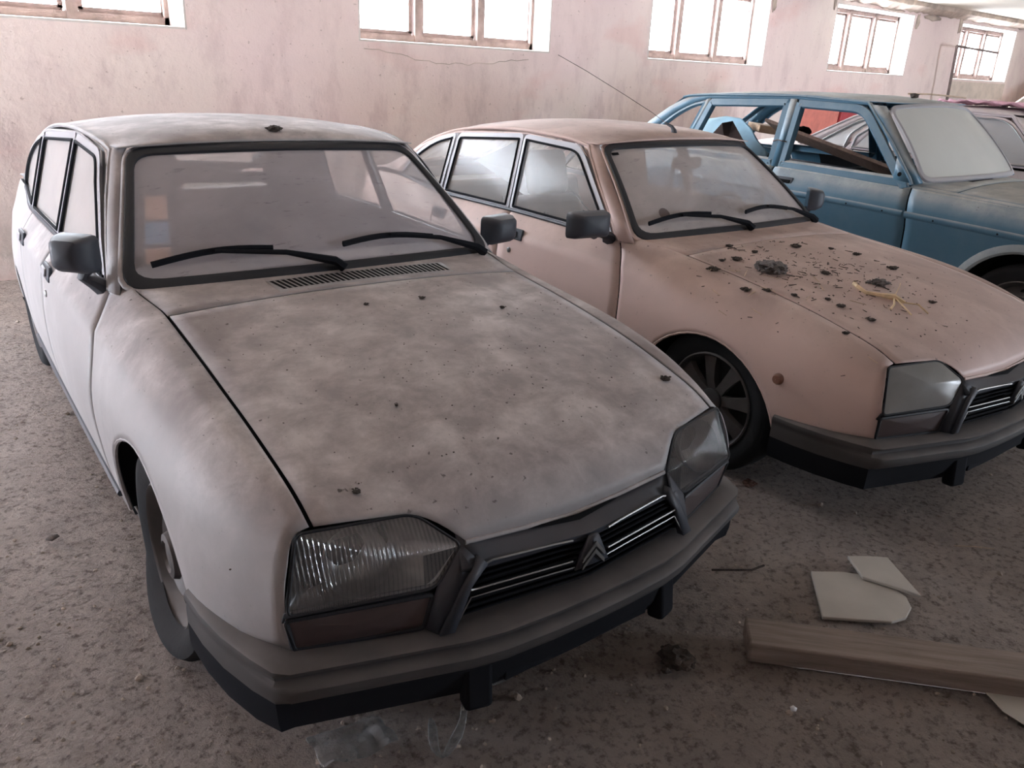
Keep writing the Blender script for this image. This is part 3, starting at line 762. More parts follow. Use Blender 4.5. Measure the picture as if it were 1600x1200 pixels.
        v = [Rr @ Vector(p)+Vector((.755, s*.53, .625)) for p in v]; mesh('lamp_bowl', v, f, M['reflector'], lamp)
        # gap strip and indicator under the lamp
        ol2 = q([(.744,.684,.532),(.834,.392,.537),(.826,.410,.452),(.733,.668,.445)])
        v, f = patch_vf(round_poly(ol2, .01, 3), (.012,0,0), (0,.6,1)); ind = mesh('indicator_lens', v, f, M['amber'], lamp)
        tube('indicator_rim', round_poly(ol2, .01, 3), .006, M['black_rubber'], lamp, None, 6, closed=True)
        v, f = ring_vf(q([(.742,.686,.551),(.828,.385,.556)]), q([(.734,.690,.525),(.825,.385,.532)]), False); mesh('lamp_gap_strip', v, f, M['black_rubber'], lamp, solid=.008)
        v, f = grid_vf([q([(.70,.63,.655),(.70,.30,.655)]), q([(.70,.66,.30),(.70,.30,.30)])]); mesh('lamp_backing', v, f, M['dark'], lamp)
    # grille: black V-shaped panel, deep recess with slats, bright outline
    gr = empty('grille', o, 0, root)
    def gp(y, z):  # front surface of the grille
        a = abs(y); return (.893-.115*a+(.60-z)*.10, y, z)
    rows = []
    for y in lin(-.335, .335, 14):
        a = abs(y)
        zt = .604+.018*(a/.31)
        hz_ = hood_pt(hood_front(y/.61), min(1,abs(y)/.61))[2]
        rows.append([(hood_front(y/.61)-.001, y*.97, hz_-.004), (hood_front(y/.61)+.012, y*.97, (hz_+.592)/2+.002), gp(y, .592), gp(y, .580 if a < .29 else .585)])
    v, f = grid_vf(rows); mesh('grille_top_frame', v, f, M['plastic'], gr, solid=.004)
    for s in (-1, 1):
        c = [gp(s*.292,.612), gp(s*.335,.552), gp(s*.395,.452), gp(s*.360,.450), gp(s*.315,.548), gp(s*.275,.592)]
        c2 = [(p[0]-.01, p[1], p[2]) for p in c]
        v, f = patch_vf(c, (0,0,0), (0,1)); mesh('grille_side_frame', v, f, M['plastic'], gr, solid=.02)
        v, f = grid_vf([[(.829,s*.318,.632),(.836,s*.385,.551),(.828,s*.408,.450)],[gp(s*.300,.610),gp(s*.335,.552),gp(s*.395,.452)]]); mesh('grille_side_frame', v, f, M['plastic'], gr, solid=.004)
        # bright outline of each half, open towards the emblem
        def tr(pts, r=.0027): tube('grille_trim', [(a+.007, b, c) for a, b, c in pts], r, M['chrome'], gr, None, 6)
        tr([gp(s*.055,.588)]+[gp(s*y,.588+.010*y/.27) for y in lin(.10,.262,4)]+[gp(s*.278,.594), gp(s*.322,.548), gp(s*.318,.540)]+[gp(s*y,.534+.005*y/.3) for y in lin(.30,.055,6)])
        tr([gp(s*.050,.518)]+[gp(s*y,.518+.004*y/.3) for y in lin(.1,.318,5)]+[gp(s*.365,.452)], .0019)
    for k, z in enumerate((.574,.560,.546,.530,.505,.490,.475)):
        v, f = grid_vf([[(gp(y, z)[0]-d, y, z+e) for y in lin(-.315-.05*(k>3), .315+.05*(k>3), 12)] for d, e in ((.004,.003),(.022,-.003))]); mesh('grille_slat', v, f, M['grille'], gr, solid=.003)
    v, f = grid_vf([[(gp(y, z)[0]-.040, y, z) for y in lin(-.40,.40,10)] for z in (.62,.42)]); mesh('grille_backing', v, f, M['dark'], gr)
    v, f = patch_vf([(.903,-.052,.512),(.903,.052,.512),(.905,.012,.592),(.905,-.012,.592)], (0,0,0), (0,1)); mesh('emblem_plate', v, f, M['plastic'], gr, solid=.010)
    for zz in (0, .020):
        ch = [(.912,-.034,.520+zz),(.915,0,.560+zz),(.912,.034,.520+zz)]
        lo = [(.912,-.034,.510+zz),(.915,0,.547+zz),(.912,.034,.510+zz)]
        v, f = ring_vf(ch, lo, False); mesh('chevron_emblem', v, f, M['chrome'], gr, smooth=False, solid=.004)
    # lower front valance
    v, f = grid_vf([[(.80-.12*abs(u)**2, .62*u, z) for u in lin(-1,1,10)] for z in (.46,.22)]); mesh('front_valance', v, f, M['dark'], root, o)
    # bumpers swept along their plan line
    sideprof = [(-.14,.452),(-.055,.447),(-.008,.441),(-.001,.436),(.001,.428),(.001,.418),(-.003,.410),(-.002,.400),(-.001,.39),(-.001,.376),(-.001,.365),(-.001,.354)]
    sideprof2 = [(-.001,.354),(-.001,.33),(-.001,.30),(-.006,.272),(-.025,.262),(-.14,.256)]
    def bumper(nm, path, prof, out_sign):
        bp = empty(nm, o, 0, root); return bp, bumper_rings(path, prof, out_sign)[1]
    def bumper_rings(path, prof, out_sign):
        rings_ = []; bp = None
        for i, (x, y) in enumerate(path):
            w_ = max(0, min(1, (abs(y)-.705)/.03)) if out_sign > 0 else 0
            side_ = sideprof if len(prof) == 12 else sideprof2
            pr_ = [(p_[0]+(q_[0]-p_[0])*w_, p_[1]+(q_[1]-p_[1])*w_) for p_, q_ in zip(prof, side_)] if out_sign > 0 else prof
            a = path[max(0,i-1)]; b = path[min(len(path)-1,i+1)]; d = Vector((b[0]-a[0], b[1]-a[1])).normalized(); n = Vector((d.y, -d.x))*out_sign
            k = min(1, (min(i, len(path)-1-i))/3)
            rings_.append([(x+n.x*(off*(k if off < -.02 else 1) + (1-k)*(-.035 if off < -.02 else 0)), y+n.y*(off*(k if off < -.02 else 1)+(1-k)*(-.035 if off < -.02 else 0)), z) for off, z in pr_])
        return bp, rings_
    half = [(.40,.800),(.50,.795),(.60,.780),(.70,.752),(.765,.728),(.788,.700),(.82,.60),(.87,.44),(.905,.33),(.920,.25),(.928,.12),(.930,0)]
    path = [(x, -y) for x, y in half]+half[-2::-1]
    prof = [(-.14,.452),(-.06,.446),(-.008,.439),(-.001,.434),(-.003,.426),(-.020,.421),(-.021,.407),(.004,.401),(.010,.394),(.009,.376),(.0,.360),(-.010,.352)]
    prof2 = [(-.010,.354),(-.022,.330),(-.030,.290),(-.045,.255),(-.06,.248),(-.14,.246)]
    bp, rg = bumper('front_bumper', path, prof, 1)
    v, f = grid_vf(rg); mesh('bumper_shell', v, f, M['bumper'], bp)
    e_, rg2 = bumper_rings(path, prof2, 1); v, f = grid_vf(rg2); mesh('bumper_skirt', v, f, M['grille'], bp)
    for q_ in (0, -1): v, f = patch_vf(rg[q_]+rg2[q_][1:], (0,0,0), (0,1)); mesh('bumper_end_cap', v, f, M['grille'], bp)
    for s in (-1, 1):   # overriders under the bumper face
        box('bumper_bracket', (.05,.07,.15), (.872, s*.30, .300), M['grille'], bp, .012, euler(0,-.12,s*.25))
    box('licence_plate_holder', (.012,.46,.08), (.886,0,.305), M['grille'], bp, .003)
    half = [(-2.85,.742),(-3.05,.742),(-3.25,.71),(-3.31,.66),(-3.34,.4),(-3.35,0)]
    path = [(x, -y) for x, y in half]+half[-2::-1]
    bp2, rg = bumper('rear_bumper', path, [(-.05,.45),(0,.445),(.012,.42),(.012,.34),(-.01,.28),(-.05,.27)], -1); v, f = grid_vf(rg); mesh('bumper_shell', v, f, M['bumper'], bp2)
    # wheels
    st = V['wheel']
    for s in (-1, 1):
        make_wheel(root, WX+.03, s*.700, .288 if not V.get('flat') else .262, s, st, V['steer'], V.get('flat', False) and s < 0)
        make_wheel(root, RX, s*.690, .288, s, st, 0)
    # cabin
    SM = M[V['seat']]
    for s in (-1, 1): make_seat(root, -1.22, s*.34, SM, dz)
    box('rear_seat', (.50,1.20,.18), (-2.10,0,.38), SM, root, .05, euler(0,-.1,0), o, 4)
    box('rear_seat_backrest', (.14,1.20,.52), (-2.38,0,.68), SM, root, .05, euler(0,-.25,0), o, 4)
    box('parcel_shelf', (.46,1.16,.03), (-2.66,0,.885), M['inside'], root, .01, None, o)
    box('dashboard', (.30,1.24,.20), (-.72,0,.80), M['inside'], root, .05, euler(0,.1,0), o, 3)
    sw = [(-.90+.045*math.sin(t), .34+.185*math.cos(t), .86+.17*math.sin(t)) for t in [2*PI*k/28 for k in range(28)]]
    swh = tube('steering_wheel', sw, .012, M['dark'], root, o, 8, closed=True)
    tube('steering_spoke', [(-.90,.34-.18,.86),(-.90,.34,.84),(-.90,.34+.18,.86)], .014, M['dark'], swh, None, 6)
    mz_ = box('rear_view_mirror', (.03,.21,.06), (-.90,V.get('rvm',.10),1.195), M['plastic'], root, .02, euler(0,.15,0), o, 3)
    tube('mirror_stalk', [(-.89,V.get('rvm',.10),1.22),(-.93,V.get('rvm',.10),1.275)], .008, M['plastic'], mz_)
    # cabin headlining keeps the roof from glowing
    if V.get('antenna'):
        t = V['antenna']
        an = tube('antenna_base', [(-.985,-.0,1.338),(-.985,0,1.352),(-1.0,0,1.368),(-1.04,-.01,1.385)], .012, M['plastic'], root, o, 8, [.018,.013,.009,.006])
        tube('antenna_mast', t, .0016, M['iron'], an, None, 5)
    return root

C1 = (1.2046, 2.0140); Y1 = -1.6072; Z1 = -.0726
C2_ = (3.3166, 1.8863); Y2 = -1.6030; Z2 = -.0853
car1 = make_hatchback(C1, Y1, Z1, M['paint_white'], dict(side='side_white', ws='ws_white', lens='lens_clear', wheel='steel', flat=True, steer=.0, stickers=True, seat='seat', grip=True, rvm=.02,
        mirror=[(-.63,-.778,1.018,-.80,.135), (-.63,.800,.975,.25,.17)]))
tag(car1, 'dusty silver-white hatchback nearest the camera with a flat front tyre', 'car')
car2 = make_hatchback(C2_, Y2, Z2, M['paint_tan'], dict(side='side_tan', ws='ws_tan', lens='lens_dusty', wheel='spoked', steer=.0, round_sticker=True, repeater=True, seat='seat_tan', rvm=.03,
        mirror=[(-.62,-.870,.985,-.12,.215), (-.62,.795,1.01,.7,.15)],
        antenna=[(-1.04,-.01,1.385),(-1.10,-.05,1.43),(-1.20,-.16,1.51),(-1.33,-.33,1.62),(-1.42,-.45,1.69)]))
tag(car2, 'dusty tan-pink hatchback with dirt clods and straw on its hood', 'car')
#ROOM
def wall_piece(x0, x1, z0, z1): return box_vf(x1-x0, .45, z1-z0, ((x0+x1)/2, WY+.225, (z0+z1)/2))
P = [wall_piece(XL, XR, -.05, SILL_Z), wall_piece(XL, XR, HEAD_Z, CEIL+.1)]
ed = [XL]
for wx in WIN_X: ed += [wx, wx+WIN_W]
ed.append(XR)
for i in range(0, len(ed), 2): P.append(wall_piece(ed[i], ed[i+1], SILL_Z, HEAD_Z))
v, f = join(P); tag(mesh('wall_back', v, f, M['plaster'], smooth=False, fix=False), kind='structure')
def lw(y0, y1, z0, z1): return box_vf(.3, y1-y0, z1-z0, (XL-.15, (y0+y1)/2, (z0+z1)/2))
P = [lw(BACK_Y-.3, SIDE_LIGHT_GATE[0], -.05, CEIL+.05), lw(SIDE_LIGHT_GATE[1], WY+.45, -.05, CEIL+.05), lw(SIDE_LIGHT_GATE[0], SIDE_LIGHT_GATE[1], SIDE_LIGHT_GATE[3], CEIL+.05)]
v, f = join(P); tag(mesh('wall_left', v, f, M['plaster'], smooth=False), kind='structure')
v, f = box_vf(.3, WY-BACK_Y+.9, CEIL+.1, (XR+.15, (WY+BACK_Y)/2, CEIL/2)); tag(mesh('wall_right', v, f, M['plaster'], smooth=False), kind='structure')
P = []; xs = XL
for gx, gw, gz, gh in LIGHT_GATES:
    def fp(x0, x1, z0, z1): return box_vf(x1-x0, .3, z1-z0, ((x0+x1)/2, BACK_Y-.15, (z0+z1)/2))
    gx0 = max(gx, XL); 
    if gx0 > xs: P.append(fp(xs, gx0, 0, CEIL+.05))
    if gz > 0: P.append(fp(gx0, gx+gw, 0, gz))
    P.append(fp(gx0, gx+gw, gz+gh, CEIL+.05)); xs = gx+gw
P.append(fp(xs, XR, 0, CEIL+.05))
M['dark_stone'] = simple('sooty_stone', (0.20,0.18,0.175), .95, var=.2, vscale=3)  # unseen front wall darkened to cut bounced light and deepen the falloff
v, f = join(P); tag(mesh('wall_front', v, f, M['dark_stone'], smooth=False, fix=False), kind='structure')
v, f = box_vf(XR-XL+.6, WY-BACK_Y+1.2, .2, ((XL+XR)/2, (WY+BACK_Y)/2, CEIL+.15)); tag(mesh('ceiling', v, f, M['ceiling'], smooth=False), kind='structure')
# rough edge beam where wall meets ceiling
rows = []
rd = random.Random(3)
for i in range(231):
    x = XL+i*.1; j = rd.uniform(-.015, .015)
    rows.append([(x, WY-.002, CEIL-.075+rd.uniform(-.02,.02)), (x, WY-.05+j, CEIL-.065+j), (x, WY-.14+j, CEIL-.01+j*.5), (x, WY-.15, CEIL+.06)])
v, f = grid_vf(rows); tag(mesh('trim_1', v, f, M['concrete']), kind='structure')
# floor: gently uneven ground
rows = []
def floor_z(x, y):
    return .004*math.sin(x*2.1+y*1.3)+.003*math.sin(x*5.3-y*3.7)-.006
nx, ny = 150, 90
for i in range(nx+1):
    x = XL-.1+(XR-XL+.2)*(i/nx)**1.0
    rows.append([(x, BACK_Y-.4+(WY-BACK_Y+.9)*j/ny, floor_z(x, BACK_Y-.4+(WY-BACK_Y+.9)*j/ny)) for j in range(ny+1)])
v, f = grid_vf(rows); tag(mesh('floor', v, f, M['floor']), kind='structure')
# windows
for n, wx in enumerate(WIN_X):
    w = empty('window_%d' % (n+1), (wx, WY, SILL_Z)); tag(w, kind='structure')
    W_, H_ = WIN_W, HEAD_Z-SILL_Z; D = .24
    # reveal lining: splayed whitewashed cheeks, sill and head
    q = .05
    P = [([(0,0,0),(W_,0,0),(W_-q,D,.012),(q,D,.012)], [(0,1,2,3)]), ([(0,0,H_),(W_,0,H_),(W_-q,D,H_-.02),(q,D,H_-.02)], [(0,1,2,3)]),
         ([(0,0,0),(0,0,H_),(q,D,H_-.02),(q,D,.012)], [(0,1,2,3)]), ([(W_,0,0),(W_,0,H_),(W_-q,D,H_-.02),(W_-q,D,.012)], [(0,1,2,3)])]
    v, f = join(P); mesh('window_reveal', v, f, M['reveal'], w, smooth=False, solid=.03, fix=False)
    fx0, fx1, fz0, fz1 = q-.03, W_-q+.03, .005, H_-.015
    P = [box_vf(fx1-fx0, .07, .075, ((fx0+fx1)/2, D, fz0+.035)), box_vf(fx1-fx0, .07, .07, ((fx0+fx1)/2, D, fz1-.035)), box_vf(.07, .07, fz1-fz0, (fx0+.035, D, (fz0+fz1)/2)), box_vf(.07, .07, fz1-fz0, (fx1-.035, D, (fz0+fz1)/2))]
    t = (fx1-fx0)/3
    for k in (1, 2): P.append(box_vf(.075, .08, fz1-fz0, (fx0+t*k, D-.005, (fz0+fz1)/2)))
    v, f = join(P); fr = mesh('window_frame', v, f, M['frame_wood'], w, smooth=False)
    for k in range(3):
        a = fx0+t*k+.05; b = fx0+t*(k+1)-.05; z0, z1 = fz0+.09, fz1-.08
        P = [box_vf(b-a, .035, .035, ((a+b)/2, D+.02, z0)), box_vf(b-a, .035, .035, ((a+b)/2, D+.02, z1)), box_vf(.035, .035, z1-z0, (a+.012, D+.02, (z0+z1)/2)), box_vf(.035, .035, z1-z0, (b-.012, D+.02, (z0+z1)/2))]
        v, f = join(P); sh = mesh('sash', v, f, M['frame_wood'], w, smooth=False)
        v, f = box_vf(b-a, .004, z1-z0, ((a+b)/2, D+.03, (z0+z1)/2)); mesh('window_pane', v, f, M['pane'] if 'pane' in M else None, sh, smooth=False)

# ------------------------------------------------------------------ notchback builder (blue saloon, silver car beyond it)
def make_saloon(loc, yaw, P, V):
    root = empty('car', (loc[0], loc[1], 0), yaw)
    k = V.get('kz', 0.0); dy = V.get('dy', 0.0)
    L = [
     [(-3.75,.66,.32),(-3.4,.72,.27),(-2.6,.745,.25),(0,.745,.25),(.5,.735,.26),(.78,.69,.30)],
     [(-3.75,.70,.46),(-3.4,.77,.45),(-2.6,.80,.45),(0,.80,.45),(.5,.785,.45),(.78,.72,.45)],
     [(-3.75,.70,.60),(-3.4,.78,.62),(-2.6,.815,.62),(0,.812,.61),(.5,.795,.60),(.78,.725,.57)],
     [(-3.75,.69,.76),(-3.4,.78,.80),(-2.6,.822,.805),(-1.3,.826,.795),(-.7,.824,.775),(0,.818,.745),(.5,.80,.715),(.78,.72,.68)],
     [(-3.75,.66,.86),(-3.4,.75,.89),(-2.6,.792,.895),(-1.3,.800,.885),(-.7,.798,.868),(0,.79,.835),(.5,.768,.80),(.78,.70,.745)],
     [(-3.75,.62,.90),(-3.4,.70,.94),(-2.6,.735,.965),(-1.79,.748,.960),(-.76,.745,.935),(0,.735,.895),(.5,.71,.85),(.78,.66,.775)],
    ]
    L = [[(x, y+dy, z+k) for x, y, z in l] for l in L]
    G = Side(L); wf = V['dw']     # shut lines
    arch = (0,.30,.365); rarch = (-2.66,.30,.355)
    xd = lambda t: wf[0]+.045*(1-max(0,min(1,(t-2.5)/2.5))); g = .005
    ref = (-1.5,0,.5)
    def sp(x, z, s, off=0.0):
        q = (z-.95-k)/(1.40-.95); yb = G.L[5](max(-3.4, min(-.7, x)))[0]
        return (x, s*(yb+(.602+dy-yb)*q+.014*math.sin(PI*max(0,min(1,q)))+off), z)
    for s in (-1, 1):
        v, f = G.panel(lambda t: xd(t)+g, K(.775), K(.3), K(4.99), s, nt=26, arch=arch); outward(mesh('front_fender', v, f, P, root, None, solid=.004), ref)
        v, f = G.panel(K(wf[1]+g), lambda t: xd(t)-g, K(.3), K(5), s, nx=16, nt=26); d = outward(mesh('front_door', v, f, P, root, None, solid=.004), ref)
        v, f = G.panel(K(wf[2]+g), K(wf[1]-g), K(.3), K(5), s, nx=14, nt=26); d2 = outward(mesh('rear_door', v, f, P, root, None, solid=.004), ref)
        v, f = G.panel(K(-3.74), K(wf[2]-g) , K(.3), K(5), s, nt=26, arch=rarch) if wf[2] > -2.30 else G.panel(K(-3.74), K(wf[2]-g), K(2.2), K(5), s, nx=20, nt=20); outward(mesh('quarter_panel', v, f, P, root, None, solid=.004), ref)
        v, f = G.panel(K(-2.35), K(-.37), K(0), K(.34), s, nx=10, nt=4, inset=.02); mesh('sill_panel', v, f, P, root, None, solid=.004)
        v, f = G.panel(K(-3.6), K(.70), K(.4), K(4.85), s, nx=30, nt=10, inset=.03) if 0 else G.panel(K(-2.35), K(-.38), K(.4), K(4.9), s, nx=12, nt=10, inset=.025); mesh('inner_door_liner', v, f, M['dark'], root, None)
        v, f = G.panel(K(-.80), K(.72), K(.4), K(4.9), s, nt=10, arch=(0,.30,.38), inset=.022); mesh('inner_fender_liner', v, f, M['dark'], root, None)
        cx, cz, r = arch
        A = [(cx-(r+.012)*math.cos(PI*i/18), 0, cz+(r+.012)*math.sin(PI*i/18)) for i in range(19)]
        A = [(x, s*(G.at(x, G.t_of_z(x, z))[1]-.012), z) for x, y, z in A]; Bq = [(x, s*.44, z) for x, y, z in A]
        a1, b1 = ring_vf(A, Bq, False); a2, b2 = patch_vf(Bq, (0,0,0), (0,.5,1)); v, f = join([(a1, b1), (a2, b2)]); mesh('wheel_well', v, f, M['dark'], root)
        # pressed flare round the front arch
        rows = []
        for i in range(29):
            t = PI*i/28; rr = []
            for dr, dyy in ((.0,-.012),(.0,.012),(.014,.018),(.035,.012),(.055,.002)):
                x, z = cx-(r+dr)*math.cos(t), cz+(r+dr)*math.sin(t); rr.append((x, s*(G.at(x, G.t_of_z(x, z))[1]+dyy), z))
            rows.append(rr)
        v, f = grid_vf(rows); mesh('arch_flare', v, f, M['paint_blue_dust'] if V.get('swage') else P, root)
        # swage strip along the flank with its row of clip holes
        if V.get('swage'):
            for pr, (xa, xb) in ((d, (wf[1]+.012, wf[0]+.01)), (root, (wf[0]+.025, .76)), (d2, (wf[2]+.012, wf[1]-.012))):
                rows = []
                for x in lin(xa, xb, 14):
                    y, z = G.L[3](x); rows.append([(x, s*(y-.001), z+.024), (x, s*(y+.007), z+.016), (x, s*(y+.009), z), (x, s*(y+.006), z-.014), (x, s*(y-.001), z-.020)])
                v, f = grid_vf(rows); sw = mesh('swage_line', v, f, P, pr)
                if s < 0:
                    for q in range(4):
                        x = xa+(xb-xa)*(q+.5)/4; y, z = G.L[3](x)
                        v, f = lathe_vf([(.006,0),(.001,.001*s)], 8, 'Y', (x, s*(y+.0095), z)); mesh('clip_hole', v, f, M['dark'], sw, smooth=False)
        # recessed handle
        hx = wf[1]+.12; hz = .878+k
        y = G.at(hx, G.t_of_z(hx, hz, 3, 5))[1]
        h = box('door_handle', (.16,.008,.052), (hx, s*(y+.001), hz), M['plastic'], d, .003, euler(s*.25,0,0))
        box('handle_grip', (.10,.012,.024), (hx+.012, s*(y+.006), hz-.004), M['dark'], h, .003, euler(s*.25,0,0))
        # window frames
        for nm, poly, rad, ins in V['openings']:
            c = round_poly([(a, b+k, 0) for a, b in poly], rad, 4); cen = sum(c, Vector((0,0,0)))/len(c)
            def inset(kk):
                r_ = []
                for i, p in enumerate(c):
                    a = c[i-1]; b = c[(i+1) % len(c)]; dd = b-a; n = Vector((-dd.y, dd.x, 0)).normalized() if dd.length > 1e-6 else Vector((0,0,0))
                    if n.dot(cen-p) < 0: n = -n
                    r_.append(p+n*kk)
                return r_
            i0, i1, i2 = inset(0), inset(ins), inset(ins+.012)
            ringz = [[sp(p.x, p.y, s, -.02) for p in i0], [sp(p.x, p.y, s, .004) for p in i0], [sp(p.x, p.y, s, .006) for p in i1], [sp(p.x, p.y, s, -.012) for p in i2], [sp(p.x, p.y, s, -.035) for p in i2]]
            n = len(c); vs = [p for r_ in ringz for p in r_]; fs = [(q*n+i, q*n+(i+1)%n, (q+1)*n+(i+1)%n, (q+1)*n+i) for q in range(4) for i in range(n)]
            w = mesh(nm, vs, fs, P, root, None)
            if V['glass']:
                v, f = patch_vf([sp(p.x, p.y, s, -.006) for p in i1], (0,0,0), (0,.5,1)); mesh('window_glass', v, f, M[V['glass']], w)
                tube('window_trim', [sp(p.x, p.y, s, .008) for p in i1], .007, M['chrome'], w, None, 6, closed=True)
        # body around the frames
        def strip(nm, A, Bq, mat=P, off=0):
            A = [sp(a, b+k, s, off) for a, b in A]; Bq = [sp(a, b+k, s, off) for a, b in Bq]; v, f = ring_vf(A, Bq, False); mesh(nm, v, f, mat, root, None, solid=.012)
        for nm, A, Bq in V['strips']: strip(nm, A, Bq)
        rl = V['rail']
        tube('drip_rail', [sp(x, z+k+.006, s, .010) for x, z in rl], .010, P, root, None, 6)
        # windshield pillar
        ws = [(V['wb'][0]+(V['wt'][0]-V['wb'][0])*t, s*(V['wb'][1]+(V['wt'][1]-V['wb'][1])*t), V['wb'][2]+(V['wt'][2]-V['wb'][2])*t) for t in lin(0, 1, 5)]
        ap = [sp(x, z+k, s, .006) for x, z in V['apil']]
        mid = [tuple((p[i]+q[i])/2+(.012*s if i == 1 else .010 if i == 0 else 0) for i in range(3)) for p, q in zip(ws, ap)]
        v, f = grid_vf([ws, mid, ap]); mesh('windshield_pillar', v, f, P, root, None, solid=.01)
        make_wheel(root, 0, s*.70, .298, s, 'steel'); make_wheel(root, -2.66, s*.70, .298, s, 'steel')
    if V.get('swage'):   # blank mirror triangle with its hole, near side
        for s in (-1, 1):
            v, f = patch_vf([sp(-.905,.975,s,.008), sp(-.93,1.145,s,.008), sp(-.79,.965,s,.008)], (0,0,0), (0,1)); mt = mesh('mirror_mount', v, f, P, root, None, solid=.006)
            v, f = patch_vf([sp(-.872+.014*math.cos(t*PI/6), 1.01+.014*math.sin(t*PI/6), s, .013) for t in range(12)], (0,0,0), (0,1)); mesh('mount_hole', v, f, M['dark'], mt, smooth=False)
    # bonnet, cowl
    hc = crv([(-.9,.985),(-.6,.972),(0,.945),(.45,.90),(.70,.86),(.78,.82)])
    def hp(x, v_):
        y, z = G.L[5](x); z2 = hc(x)+k; return (x, v_*(y-.002), z+(z2-z)*(1-abs(v_)**2.2))
    v, f = grid_vf([[hp(x, a) for x in lin(-.52, .775, 16)] for a in lin(-.90, .90, 18)]); hd = outward(mesh('hood', v, f, P, root, None, solid=.003), (0,0,.3))
    for s in (-1, 1):
        v, f = grid_vf([[hp(x, s*a) for x in lin(-.80, .775, 16)] for a in (.908,.95,1)]); outward(mesh('fender_top', v, f, P, root, None, solid=.003), (0,0,.3))
    v, f = grid_vf([[hp(x, a) for x in lin(-.86, -.528, 5)] for a in lin(-.905, .905, 18)]); cw = outward(mesh('cowl_panel', v, f, P, root, None, solid=.003), (0,0,.3))
    v, f = grid_vf([[tuple(q+(0,.0,-.02)[i] for i, q in enumerate(hp(x, a))) for x in lin(-.8, .74, 8)] for a in lin(-.95, .95, 8)]); mesh('engine_bay_liner', v, f, M['dark'], root)
    v, f = grid_vf([[tuple(q+(0,0,.003)[i] for i, q in enumerate(hp(x, a))) for x in (-.70,-.62)] for a in lin(-.35,.10,6)]); mesh('air_vent', v, f, M['dark'], cw, None)
    v, f = grid_vf([[(.775,u*.66,z) for u in lin(-1,1,8)] for z in (.80+k,.30)]); fp = mesh('front_panel', v, f, M['plastic'], root, None, solid=.006)
    path = [(.60,-.82),(.78,-.80),(.84,-.72),(.87,-.4),(.88,0),(.87,.4),(.84,.72),(.78,.80),(.60,.82)]
    v, f = grid_vf([[(x*(1-o_) if i not in (0,8) else x, y*(1-o_*.3), z) for o_, z in ((.08,.50),(0,.49),(0,.40),(.08,.39))] for i, (x, y) in enumerate(path)]); mesh('front_bumper', v, f, M['bumper'], root)
    # windshield
    wb, wt = V['wb'], V['wt']
    def wp(u, w, off=0.0):
        b = (wb[0]+.10*(1-u*u), u*wb[1], wb[2]+.010*(1-u*u)); t = (wt[0]+.065*(1-u*u), u*wt[1], wt[2]+.025*(1-u*u)); p = lerp3(b, t, w)
        kk = .02*math.sin(PI*w)+off; return (p[0]+.7*kk, p[1], p[2]+.7*kk)
    base = round_poly([(-1,0,0),(1,0,0),(1,1,0),(-1,1,0)], [.11,.11,.15,.15], 5); dense = []
    for i in range(len(base)):
        a = base[i]; b = base[(i+1) % len(base)]; kk = max(1, int((b-a).length/.1))
        for j in range(kk): dense.append(a.lerp(b, j/kk))
    wsh = empty('windshield', (0,0,0), 0, root)
    rings = [[wp(p.x*(1-a), b+(1-2*b)*p.y, c) for p in dense] for a, b, c in ((0,0,-.004),(.003,.004,.010),(.022,.03,.014),(.035,.05,.010),(.038,.055,-.002))]
    n = len(dense); vs = [p for r_ in rings for p in r_]; fs = [(q*n+i, q*n+(i+1)%n, (q+1)*n+(i+1)%n, (q+1)*n+i) for q in range(4) for i in range(n)]
    mesh('windshield_seal', vs, fs, M['trim'], wsh)
    v, f = grid_vf([[wp(u*.965, w, .002) for u in lin(-1,1,20)] for w in lin(.045,.955,14)]); mesh('windshield_glass', v, f, M['ws_blue'], wsh)
    # roof
    rc = crv([(x, z+k) for x, z in V['roofc']]); rr = crv(sorted([(x, sp(x, z+k, 1, .006)[1], z+k+.012) for x, z in rl if x <= V['roofx'][1]]))
    rows = []
    for x in lin(V['roofx'][0], V['roofx'][1], 26):
        yr, zr = rr(x); zc = rc(x); fx = .075*max(0,(x-V['roofx'][1]+.25)/.25)
        rows.append([(x+fx*(1-(-1+j/12)**2), (-1+j/12)*yr, zr+(zc-zr)*(1-abs(-1+j/12)**2.6)) for j in range(25)])
    v, f = grid_vf(rows); outward(mesh('roof', v, f, P, root, None, solid=.006), (-1.8,0,.8))
    x0 = V['roofx'][0]; yr, zr = rr(x0)
    # rear screen surround and boot
    bx, bz = V['deck']
    for u0, u1 in ((-1,-.86),(.86,1)):
        v, f = grid_vf([[(x0, yr*u0, zr), (bx, .68*u0, bz+k)], [(x0, yr*u1, zr), (bx, .68*u1, bz+k)]]); mesh('rear_screen_pillar', v, f, P, root, None, solid=.01)
    if V['glass']:
        v, f = grid_vf([[(x0+(bx-x0)*w, (yr+(.68-yr)*w)*u, zr+(bz+k-zr)*w+(rc(x0)-zr)*(1-u*u)*(1-w)) for u in lin(-.86,.86,8)] for w in lin(0,1,5)]); mesh('rear_window_glass', v, f, M['side_tan'], root)
    v, f = grid_vf([[(x, u*(G.L[5](x)[0]), bz+k+.01-.03*abs(u)-.04*(bx-x)) for u in lin(-1,1,8)] for x in lin(bx, -3.74, 6)]); mesh('boot_lid', v, f, P, root, None, solid=.004)
    v, f = grid_vf([[(-3.745, u*.66, z) for u in lin(-1,1,6)] for z in (.88+k,.34)]); mesh('tail_panel', v, f, P, root, None, solid=.004)
    v, f = grid_vf([[(x, y, .28) for y in (-.66,.66)] for x in (-3.7,.74)]) if 0 else grid_vf([[(x, y, .27) for y in (-.43,.43)] for x in (-3.7,.74)]); v2, f2 = grid_vf([[(x, y, .27) for y in (-.78,.78)] for x in (-2.28,-.38)])
    v, f = join([(v, f), (v2, f2)]); mesh('floor_pan', v, f, M['dark'], root)
